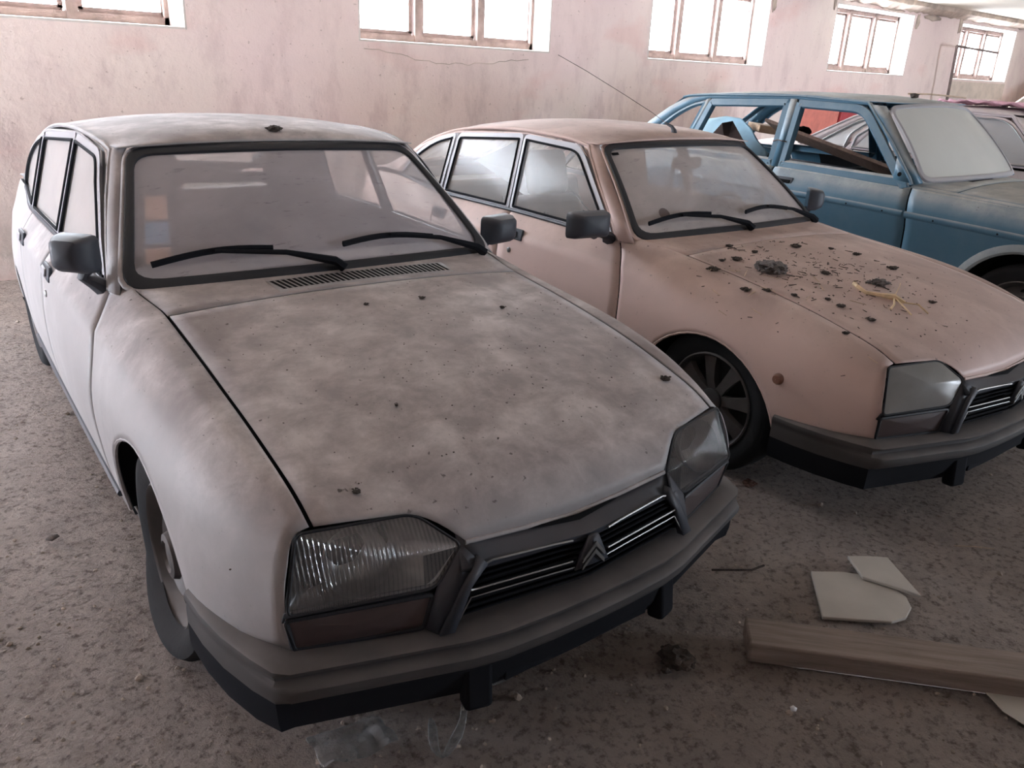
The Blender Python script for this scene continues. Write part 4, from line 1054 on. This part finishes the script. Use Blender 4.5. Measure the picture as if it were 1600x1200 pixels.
    v, f = grid_vf([[(-.78, u*.72, z) for u in (-1,1)] for z in (.93+k,.28)]); mesh('bulkhead', v, f, M['dark'], root, None)
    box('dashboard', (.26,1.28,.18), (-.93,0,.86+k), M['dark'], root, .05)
    for s in (-1, 1):
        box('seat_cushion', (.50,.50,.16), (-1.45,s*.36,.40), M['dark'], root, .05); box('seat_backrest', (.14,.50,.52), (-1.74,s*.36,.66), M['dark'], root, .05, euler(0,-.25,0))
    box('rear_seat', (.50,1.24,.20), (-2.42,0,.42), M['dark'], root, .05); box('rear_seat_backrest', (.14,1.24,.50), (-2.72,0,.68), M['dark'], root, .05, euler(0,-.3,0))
    sw = [(-1.10+.05*math.sin(t), .36+.19*math.cos(t), .90+k+.17*math.sin(t)) for t in [2*PI*q/28 for q in range(28)]]; tube('steering_wheel', sw, .012, M['dark'], root, None, 8, closed=True)
    return root, G
BX, BY = 5.94, 1.68
blue, BG = make_saloon((BX, BY), -PI/2, M['paint_blue'], dict(dw=(-.775,-1.79,-2.66), swage=True, glass=None,
    openings=[('front_door_frame', [(-1.768,.952),(-1.79,1.418),(-1.25,1.408),(-.79,.934)], [.02,.03,.10,.02], .045),
              ('rear_door_frame', [(-1.815,.954),(-1.842,1.418),(-2.55,1.385),(-2.685,.958)], [.02,.03,.03,.02], .045),
              ('quarter_window_frame', [(-2.715,.958),(-2.585,1.370),(-2.70,1.345),(-2.84,1.275),(-2.98,1.165),(-3.10,1.04),(-3.14,.965)], [.02,.03,.06,.08,.1,.05,.02], .016)],
    strips=[('cant_rail', [(-1.02,1.20),(-1.25,1.409),(-1.79,1.419),(-2.55,1.386),(-2.70,1.347),(-2.84,1.277),(-2.98,1.167),(-3.10,1.04),(-3.14,.96)], [(-1.00,1.21),(-1.23,1.424),(-1.79,1.436),(-2.56,1.412),(-2.76,1.396),(-2.94,1.300),(-3.10,1.185),(-3.27,1.06),(-3.42,.955)]),
            ('centre_pillar', [(-1.765,.955),(-1.79,1.42)], [(-1.818,.955),(-1.845,1.42)]), ('rear_pillar', [(-2.68,.96),(-2.548,1.388)], [(-2.72,.96),(-2.588,1.376)])],
    rail=[(-2.82,1.378),(-2.76,1.392),(-2.56,1.408),(-1.8,1.434),(-1.25,1.418),(-1.0,1.195),(-.80,.985),(-.775,.95)],
    apil=[(-.785,.955),(-.88,1.06),(-.97,1.155),(-1.06,1.25),(-1.15,1.335),(-1.235,1.412)],
    wb=(-.735,.700,.968), wt=(-1.135,.580,1.405), roofc=[(-2.84,1.398),(-2.7,1.424),(-2.4,1.448),(-1.9,1.468),(-1.5,1.468),(-1.25,1.448),(-1.14,1.424)], roofx=(-2.80,-1.15), deck=(-3.42,.955)))
tag(blue, 'dusty blue saloon with its door glass missing and windshield caked in dust', 'car')
silver, _ = make_saloon((8.08, 1.72), -PI/2, M['paint_silver'], dict(dw=(-.62,-1.62,-2.38), swage=False, glass='side_white', kz=0.0, dy=-.01,
    openings=[('front_door_frame', [(-1.60,.965),(-1.62,1.345),(-1.12,1.335),(-.72,.960)], [.02,.03,.12,.02], .02),
              ('rear_door_frame', [(-1.66,.968),(-1.68,1.345),(-2.12,1.315),(-2.40,1.10),(-2.42,.975)], [.02,.03,.05,.03,.02], .02),
              ('quarter_window_frame', [(-2.47,.978),(-2.44,1.10),(-2.20,1.290),(-2.42,1.235),(-2.70,1.06),(-2.80,.985)], [.02,.03,.02,.08,.05,.02], .014)],
    strips=[('cant_rail', [(-.90,1.14),(-1.12,1.336),(-1.62,1.348),(-2.12,1.318),(-2.42,1.237),(-2.70,1.064),(-2.82,.98)], [(-.88,1.15),(-1.10,1.352),(-1.62,1.366),(-2.14,1.338),(-2.46,1.255),(-2.80,1.08),(-2.98,.975)]),
            ('centre_pillar', [(-1.598,.955),(-1.62,1.35)], [(-1.662,.955),(-1.684,1.35)]), ('rear_pillar', [(-2.41,.96),(-2.11,1.32)], [(-2.475,.96),(-2.20,1.295)])],
    rail=[(-2.98,.975),(-2.80,1.08),(-2.47,1.255),(-2.15,1.338),(-1.62,1.366),(-1.12,1.35),(-.88,1.13),(-.70,.97)],
    apil=[(-.69,.955),(-.77,1.03),(-.85,1.11),(-.94,1.19),(-1.03,1.27),(-1.10,1.345)],
    wb=(-.62,.690,.960), wt=(-1.02,.575,1.335), roofc=[(-2.50,1.27),(-2.3,1.335),(-2.0,1.385),(-1.6,1.405),(-1.3,1.40),(-1.1,1.375),(-1.0,1.35)], roofx=(-2.48,-1.03), deck=(-2.98,.97)))
tag(silver, 'pale pinkish-silver car parked beyond the blue saloon, glass caked with dust', 'car')

# ------------------------------------------------------------------ things in and on the blue and silver cars
def slab(name, poly, thick, mat, label, cat, group=None, parent=None, bend=None):
    """flat piece cut to an outline of 3-D points, with its own thickness"""
    v, f = patch_vf(poly, bend or (0,0,0), (0,.5,.8,1))
    o = mesh(name, v, f, mat, parent, None, smooth=bool(bend), solid=thick)
    if label: tag(o, label, cat, group)
    return o
slab('body_panel', [(5.62,4.72,.93),(5.80,4.70,1.13),(5.86,4.64,1.205),(5.90,4.50,1.235),(5.90,4.34,1.23),(5.86,4.20,1.165),(5.80,4.06,1.06),(5.72,3.90,.99),(5.60,3.88,.90),(5.55,4.2,.86)], .012, M['lightblue'], 'pale blue curved sheet-metal panel lying in the blue saloon\'s rear seats', 'panel', bend=(.06,0,.05))
bxo = slab('cardboard_box', [(5.50,4.40,.99),(5.60,4.30,1.185),(5.68,4.26,1.20),(5.60,4.02,1.02),(5.50,3.86,.90),(5.46,4.1,.86),(5.44,4.34,.88)], .05, M['cardboard'], 'dark brown folded box propped against the pale blue panel', 'box')
box_o = box('wood_block', (.40,.26,.06), (6.12,4.14,1.15), M['board2'], None, .008, euler(.05,.1,-.55)); tag(box_o, 'orange-brown wooden piece beside the pale blue panel in the saloon', 'wood')
bd = box('wooden_board', (1.25,.34,.025), (5.92,3.40,1.045), M['board'], None, .004, euler(-.35,.235,-PI/2+.06)); tag(bd, 'long brown wooden board slanting across the blue saloon\'s front door opening', 'board')
cl = mesh('black_cloth', *blob_vf((5.95,3.80,1.17), .085, .45, 5, 3, .14), M['dark']); tag(cl, 'crumpled black cloth on the upper end of the brown board', 'cloth')
bm_, bf_ = grid_vf([[(5.62+.12*math.cos(a), y, .93+.05*math.sin(a)-.10*(3.6-y)*.3) for a in lin(.3, 2.8, 8)] for y in lin(3.02, 3.66, 8)])
bp_ = mesh('bumper_piece', bm_, bf_, M['plastic'], None, None, solid=.006); tag(bp_, 'black plastic bumper piece with a white stripe below the brown board', 'bumper')
v, f = grid_vf([[(5.515-.0+.0*y, y, .955-.03*(3.6-y)+e) for y in lin(3.18, 3.50, 4)] for e in (0,.014)]); mesh('white_stripe', v, f, M['paper'], bp_, None, solid=.002)
# wire tied round the door pillars
w = [(BX-.69, 3.44, 1.13),(BX-.725, 3.46, 1.135),(BX-.722, 3.50, 1.14),(BX-.71, 3.54, 1.128),(BX-.66, 3.55, 1.13),(BX-.64, 3.50, 1.13),(BX-.66, 3.45, 1.13)]
tag(tube('tie_wire', w, .0045, M['iron'], None, None, 6, closed=True), 'dark wire tied round the blue saloon\'s middle door pillars', 'wire')
tg_ = mesh('roof_debris', *blob_vf((5.92, 2.92, 1.478), .03, .6, 9, 2, .3), M['clod']); tag(tg_, 'dark clod beside a stick on the blue saloon\'s roof', 'debris')
tag(tube('stick', [(5.90,2.96,1.488),(6.02,2.86,1.492),(6.22,2.70,1.478)], .006, M['straw'], None, None, 5), 'thin pale stick lying on the blue saloon\'s roof', 'stick')
# sheet and debris on the silver car's roof
rows = []
for i in range(22):
    rows.append([(7.62+.040*i, 3.55-.05*j+.0*i, 1.415+.022*math.sin(i*1.3+j*.9)*math.cos(j*.7)+.018) for j in range(18)])
v, f = grid_vf(rows); M['pinkcloth'] = simple('faded_pink_cloth', (0.58,0.33,0.40), .9, var=.35, vscale=7); tag(mesh('crumpled_sheet', v, f, M['pinkcloth'], None, None, solid=.004), 'faded pink crumpled sheet spread on the silver car\'s roof', 'cloth')
tag(mesh('roof_debris', *blob_vf((7.9, 2.72, 1.42), .10, .45, 12, 3, .35), M['clod']), 'dark heap of debris on the silver car\'s roof at the frame edge', 'debris')
# red panels by the wall
tag(box('metal_sheet', (.95,.05,1.28), (10.28,6.36,.64), M['red'], None, .01, euler(.06,0,0)), 'salmon red panel standing against the wall beyond the blue saloon', 'panel')
M['red2'] = simple('dark_red_panel', (0.38,0.05,0.06), .6, var=.15)
tag(box('metal_sheet', (.42,.05,1.30), (11.02,6.35,.65), M['red2'], None, .01, euler(.06,0,0)), 'dark red panel standing right of the salmon panel by the wall', 'panel')
# pipe frame before the last window
fr = tag(empty('pipe_frame', (13.65, 6.2, 0)), 'rusty pipe frame standing in front of the farthest window', 'frame')
tube('upright_pipe', [(0,0,0),(-.02,0,1.47),(-.08,0,2.17)], .022, M['iron'], fr)
tube('cross_pipe', [(-.08,0,2.17),(2.10,.29,2.17)], .018, M['iron'], fr)
sb = box('leaning_board', (2.6,.04,1.3), (16.75,6.12,.98), M['brick'], None, .005, euler(.08,-.33,0)); tag(sb, 'large pale board leaning at a slant below the farthest window', 'board')
tag(mesh('trim_2', *box_vf(WIN_W+.02, .012, .26, (WIN_X[4]+WIN_W/2, WY-.004, SILL_Z-.15)), M['brick'], smooth=False), kind='structure')
# knocked-off plaster at window corners, crack under window 2
def scar(i, x, z, w_, h_, seed):
    rd = random.Random(seed); pts = [(x+w_*math.cos(t)*rd.uniform(.6,1.1), WY-.006, z+h_*math.sin(t)*rd.uniform(.6,1.1)) for t in [2*PI*q/12 for q in range(12)]]
    v, f = patch_vf(pts, (0,-.012,0), (0,.6,1)); tag(mesh('trim_%d' % i, v, f, M['concrete'], None, None, solid=.01), kind='structure')
scar(3, 9.17, 2.44, .045, .12, 1); scar(4, 12.78, 2.46, .06, .13, 2); scar(5, 10.50, 2.55, .03, .10, 3); scar(6, 14.16, 2.52, .06, .16, 4); scar(7, 13.2, 2.54, .30, .04, 5); scar(8, 12.0, 2.57, .35, .03, 6)
rd = random.Random(11); cr = []
for i in range(26): cr.append((3.52+i*.072, WY-.001, 1.645-.055*math.sin(i*.12)+rd.uniform(-.012,.012)-(.03 if 6 < i < 20 else 0)))
tag(tube('trim_9', cr, .0025, M['concrete'], None, None, 4), kind='structure')

# ------------------------------------------------------------------ dirt on the cars
def to_world(c, yaw, dz, p): ca, sa = math.cos(yaw), math.sin(yaw); return (c[0]+ca*p[0]-sa*p[1], c[1]+sa*p[0]+ca*p[1], p[2]+dz)
def skin_z(x, y):
    yf = GS.L[5](x)[0]
    if abs(y) <= yf: return hood_pt(x, y/yf)[2]
    lo, hi = 2.6, 5.0
    for _ in range(24):
        m = (lo+hi)/2
        if GS.at(x, m)[1] > abs(y): lo = m
        else: hi = m
    return GS.at(x, lo)[2]
def on2(x, y, h=0.003): return to_world(C2_, Y2, Z2, (x, y, skin_z(x, y)+h))
def on1(x, y, h=0.003): return to_world(C1, Y1, Z1, (x, y, skin_z(x, y)+h))
def clump(p, r, seed, mat=None):
    rd = random.Random(seed); P = [blob_vf((p[0], p[1], p[2]+r*.22), r*.8, .45, seed, 3, .30)]
    for q in range(16):
        a = rd.uniform(0, 2*PI); d = r*rd.uniform(.3, 1.15); P.append(blob_vf((p[0]+d*math.cos(a), p[1]+d*math.sin(a), p[2]+.004+r*.1), r*rd.uniform(.12,.32), .6, q+seed, 1, .3))
    return join(P)
v, f = clump(on2(.04,-.45), .072, 1); tag(mesh('dirt_clump', v, f, M['clod_grey'], smooth=False), 'largest grey clump of matted dirt on the tan car\'s hood', 'dirt')
v, f = clump(on2(.34,-.12), .038, 2); tag(mesh('dirt_clump', v, f, M['clod_grey'], smooth=False), 'dark dirt clump beside the pale dry root on the tan hood', 'dirt')
rt = [on2(.31,-.26,.016), on2(.34,-.285,.02), on2(.38,-.285,.012), on2(.42,-.25,.014), on2(.46,-.215,.018), on2(.50,-.20,.012)]
P = [tube_vf(rt, .008, 6, [.009,.008,.007,.008,.013,.006]), tube_vf([rt[4], on2(.49,-.26,.01), on2(.50,-.30,.004)], .004, 5), tube_vf([rt[4], on2(.45,-.17,.05), on2(.44,-.15,.055)], .0015, 5), tube_vf([rt[5], on2(.54,-.17,.02), on2(.58,-.16,.004)], .003, 5), tube_vf([rt[4], on2(.52,-.24,.012), on2(.56,-.25,.003)], .003, 5)]
v, f = join(P); tag(mesh('dry_root', v, f, M['root']), 'pale yellow forked dry root lying on the tan car\'s hood', 'root')
small = [(-.26,-.35),(-.15,-.31),(-.12,-.47),(-.14,-.54),(.11,-.69),(.17,-.63),(.25,-.57),(.17,-.25),(.34,-.48),(.4,-.48),(.53,-.64),(-.05,.12),(.05,.17),(-.13,-.04),(.53,-.04),(.52,-.46),(.24,.16),(-.09,-.65)]
for i, (x, y) in enumerate(small):
    v, f = clump(on2(x, y), random.uniform(.012,.026), 20+i); tag(mesh('dirt_crumb', v, f, M['clod'], smooth=False), 'small brown dirt crumb scattered on the tan car\'s hood', 'dirt', 'small dirt crumbs on the tan hood')
rd = random.Random(5)
for i, (x, y, a, l) in enumerate([(.01,-.74,1.2,.03),(-.09,-.66,.3,.03),(.08,-.77,1.5,.02),(.21,-.74,1.3,.035),(.17,-.63,1.9,.03),(.02,-.58,.5,.04),(.10,-.52,2.3,.03),(-.02,-.60,2.9,.03),(.30,-.55,.2,.02),(.2,-.36,1.0,.03),(.42,-.40,2.2,.03),(.27,-.42,.9,.025),(.66,-.66,1.4,.022),(.15,-.70,.1,.025)]):
    p = on2(x, y, .006); tag(tube('straw_piece', [(p[0]-l*math.cos(a), p[1]-l*math.sin(a), p[2]), (p[0]+l*math.cos(a), p[1]+l*math.sin(a), p[2]+.010)], .0016, M['straw'], None, None, 5), 'short piece of dry straw on the tan car\'s front', 'straw', 'straw pieces on the tan car')
def litter(onf, n, xr, yr, seed, s0, s1, sticks=True):
    rd = random.Random(seed); P = []
    for i in range(n):
        x = rd.gauss((xr[0]+xr[1])/2, (xr[1]-xr[0])/3.2); y = rd.gauss((yr[0]+yr[1])/2, (yr[1]-yr[0])/3.2)
        x = max(-.24, min(.66, x)); y = max(-.76, min(.56, y)); p = onf(x, y, .001); r = rd.uniform(s0, s1)
        if i % 3 or not sticks: P.append(blob_vf(p, r, .6, i, 1, .3))
        else:
            a = rd.uniform(0, 3.2); l = r*4; P.append(tube_vf([(p[0]-l*math.cos(a), p[1]-l*math.sin(a), p[2]+.001), (p[0]+l*math.cos(a), p[1]+l*math.sin(a), p[2]+.002)], r*.35, 4))
    return join(P)
v, f = litter(on2, 420, (-.2,.5), (-.62,.1), 3, .0015, .0050); tag(mesh('fine_dirt', v, f, M['clod'], smooth=False), 'fine dirt and chaff strewn over the tan car\'s hood', 'dirt', kind='stuff')
v, f = litter(on1, 200, (-.2,.7), (-.5,.6), 4, .0012, .0028, False); tag(mesh('fine_dirt', v, f, M['clod'], smooth=False), 'sparse dark specks of dirt over the silver-white car\'s hood', 'dirt', kind='stuff')
for i, (x, y, r, lb) in enumerate([(-.08,.11,.010,'small dark clod near the windshield centre of the white car\'s hood'),(-.09,-.08,.008,'small brown clod left of the other on the white car\'s hood'),(.07,.32,.009,'pale crumb on the white car\'s hood towards its far fender'),(.59,.54,.016,'dark curled leaf scrap on the white hood by the far headlamp'),(.68,-.49,.010,'pair of brown crumbs on the white hood above the near headlamp'),(.47,-.28,.005,'tiny crumb in the middle of the white car\'s hood')]):
    v, f = clump(on1(x, y), r, 60+i); tag(mesh('dirt_crumb', v, f, M['clod'], smooth=False), lb, 'dirt')
p = to_world(C1, Y1, Z1, (-.985, .0, 1.345)); v, f = clump(p, .030, 77); tag(mesh('dirt_clump', v, f, M['clod'], smooth=False), 'black dirt lump on the white car\'s roof above the windshield', 'dirt')
# flat white sheet standing inside the tan car
def in2(x, y, z): return to_world(C2_, Y2, Z2, (x, y, z))
v, f = patch_vf([in2(-2.283,-.36,1.074), in2(-1.872,-.34,1.225), in2(-1.593,-.30,1.07), in2(-1.78,-.33,.915), in2(-1.957,-.36,.990)], (0,0,0), (0,1)); tag(mesh('paper_sheet', v, f, M['paper'], None, None, smooth=False, solid=.002), 'white paper sheet seen inside the tan car behind its side windows', 'paper')

# ------------------------------------------------------------------ things on the floor
v, f = patch_vf([(1.612,.773,.006),(1.618,.782,.010),(1.630,.780,.009),(1.633,.770,.006),(1.622,.766,.005)], (0,0,.005), (0,1)); tag(mesh('plastic_chip', v, f, M['paper'], None, None, solid=.002), 'tiny white chip lying on the floor below the timber beam', 'chip')
M['clod_red'] = simple('reddish_dirt', (0.14,0.075,0.06), .98, var=.4, vscale=40)

def floor_slab(name, pts, z, th, mat, label, cat):
    n = len(pts); vs = [(x, y, z) for x, y in pts]+[(x, y, z+th) for x, y in pts]; fs = [tuple(range(n))[::-1], tuple(range(n, 2*n))]+[(k, (k+1)%n, n+(k+1)%n, n+k) for k in range(n)]
    o = mesh(name, vs, fs, mat, smooth=False); md = o.modifiers.new('bevel', 'BEVEL'); md.width = .002; md.segments = 1; tag(o, label, cat); return o
v, f = clump((2.563,1.599,.002), .030, 41); tag(mesh('dirt_clump', v, f, M['clod_red'], smooth=False), 'reddish dirt crumbs on the floor between the two hatchbacks', 'dirt')
floor_slab('broken_tile', [(2.211,1.096),(2.30,1.03),(2.342,.975),(2.35,.88),(2.34,.838),(2.30,.80),(2.235,.785),(2.18,.80),(2.023,.938)], .004, .011, M['tile'], 'larger broken pale tile lying on the floor beside the timber beam', 'tile')
t2 = floor_slab('broken_tile', [(2.379,1.065),(2.43,1.03),(2.488,.981),(2.366,.804),(2.346,.867),(2.306,.97)], .017, .011, M['tile'], 'smaller pointed broken tile overlapping the larger pale tile', 'tile')
bdir = Vector((.508,-.546)).normalized(); bn = Vector((bdir.y, -bdir.x))
a0 = Vector((1.772,1.045)); L_ = 1.7; W_ = .125
c_ = a0+bdir*L_/2+bn*W_/2
bmv = box('timber_beam', (L_, W_, .062), (0,0,0), M['beam'], None, .006, None, (c_.x, c_.y, .030)); bmv.rotation_euler = (0,0,math.atan2(bdir.y, bdir.x)); tag(bmv, 'old squared timber beam lying on the floor in front of the cars', 'beam')
floor_slab('cardboard_scrap', [(2.11,.50),(2.20,.42),(2.16,.33),(2.07,.385),(2.075,.44)], .002, .004, M['tile'], 'flat grey scrap on the floor at the lower right corner', 'scrap')
v, f = clump((1.511,1.077,.004), .055, 31); tag(mesh('dirt_clump', v, f, M['clod'], smooth=False), 'dark clump of dirt on the floor in front of the white car', 'dirt')
v, f = patch_vf([(.235,2.70,.004),(.25,2.665,.012),(.275,2.672,.018),(.272,2.70,.012),(.25,2.712,.008)], (0,0,.008), (0,1)); tag(mesh('dry_leaf', v, f, M['clod'], None, None, solid=.002), 'curled brown leaf on the floor left of the white car', 'leaf')
def ribbon(pts, w_, seed):
    rd = random.Random(seed); A = []; Bq = []
    for i, p in enumerate(pts):
        p = Vector(p); q = Vector(pts[min(i+1, len(pts)-1)])-Vector(pts[max(i-1, 0)]); q.z = 0; q.normalize(); n = Vector((-q.y, q.x, rd.uniform(-.5,.5))); ww = w_*rd.uniform(.5,1.2)
        A.append(tuple(p+n*ww)); Bq.append(tuple(p-n*ww))
    return ring_vf(A, Bq, False)
v, f = ribbon([(1.10,1.285,.02),(1.05,1.29,.015),(1.0,1.295,.03),(.969,1.300,.04),(.935,1.275,.05),(.918,1.256,.05),(.895,1.225,.03),(.860,1.200,.02),(.825,1.185,.012),(.795,1.165,.01),(.79,1.20,.02),(.815,1.24,.025),(.84,1.288,.02)], .013, 4)
tag(mesh('plastic_strip', v, f, M['film'], None, None, solid=.001, sub=1), 'twisted translucent plastic strip on the floor under the white car\'s bumper', 'plastic')
rows = []; rd = random.Random(8)
for i in range(9): rows.append([(.56+.022*i+rd.uniform(-.006,.006), 1.40-.018*j-.004*i+rd.uniform(-.006,.006), .012+abs(rd.gauss(0,.014))) for j in range(7)])
v, f = grid_vf(rows); tag(mesh('plastic_bag', v, f, M['film'], None, None, solid=.001, sub=1), 'crumpled translucent plastic bag on the floor under the near bumper corner', 'plastic')
tag(tube('wire', [(2.798,.892,.006),(2.85,.845,.009),(2.90,.797,.006)], .0018, M['straw'], None, None, 5), 'thin pale wire on the floor in the shade of the tan car', 'wire')
tag(tube('twig', [(1.95,1.30,.006),(2.02,1.24,.012),(2.06,1.22,.008),(2.12,1.215,.005)], .004, M['clod'], None, None, 5), 'thin dark twig on the floor between the beam and the tan car', 'twig')
rd = random.Random(21); P = []
for i in range(2600):
    # grit: denser where feet and tyres have broken the surface
    a = rd.random(); d = .9+5.5*rd.random()**1.5; th = rd.uniform(-.05, 1.65)
    x, y = d*math.cos(th), d*math.sin(th)
    if y > WY-.1: continue
    r = rd.uniform(.0018,.0065)*(1 if rd.random() < .93 else 1.9); P.append(blob_vf((x, y, floor_z(x, y)+r*.35), r, .7, i % 50, 1, .3))
v, f = join(P); tag(mesh('grit', v, f, M['concrete'], smooth=False, fix=False), 'loose grit and small stones strewn over the earth floor', 'gravel', kind='stuff')
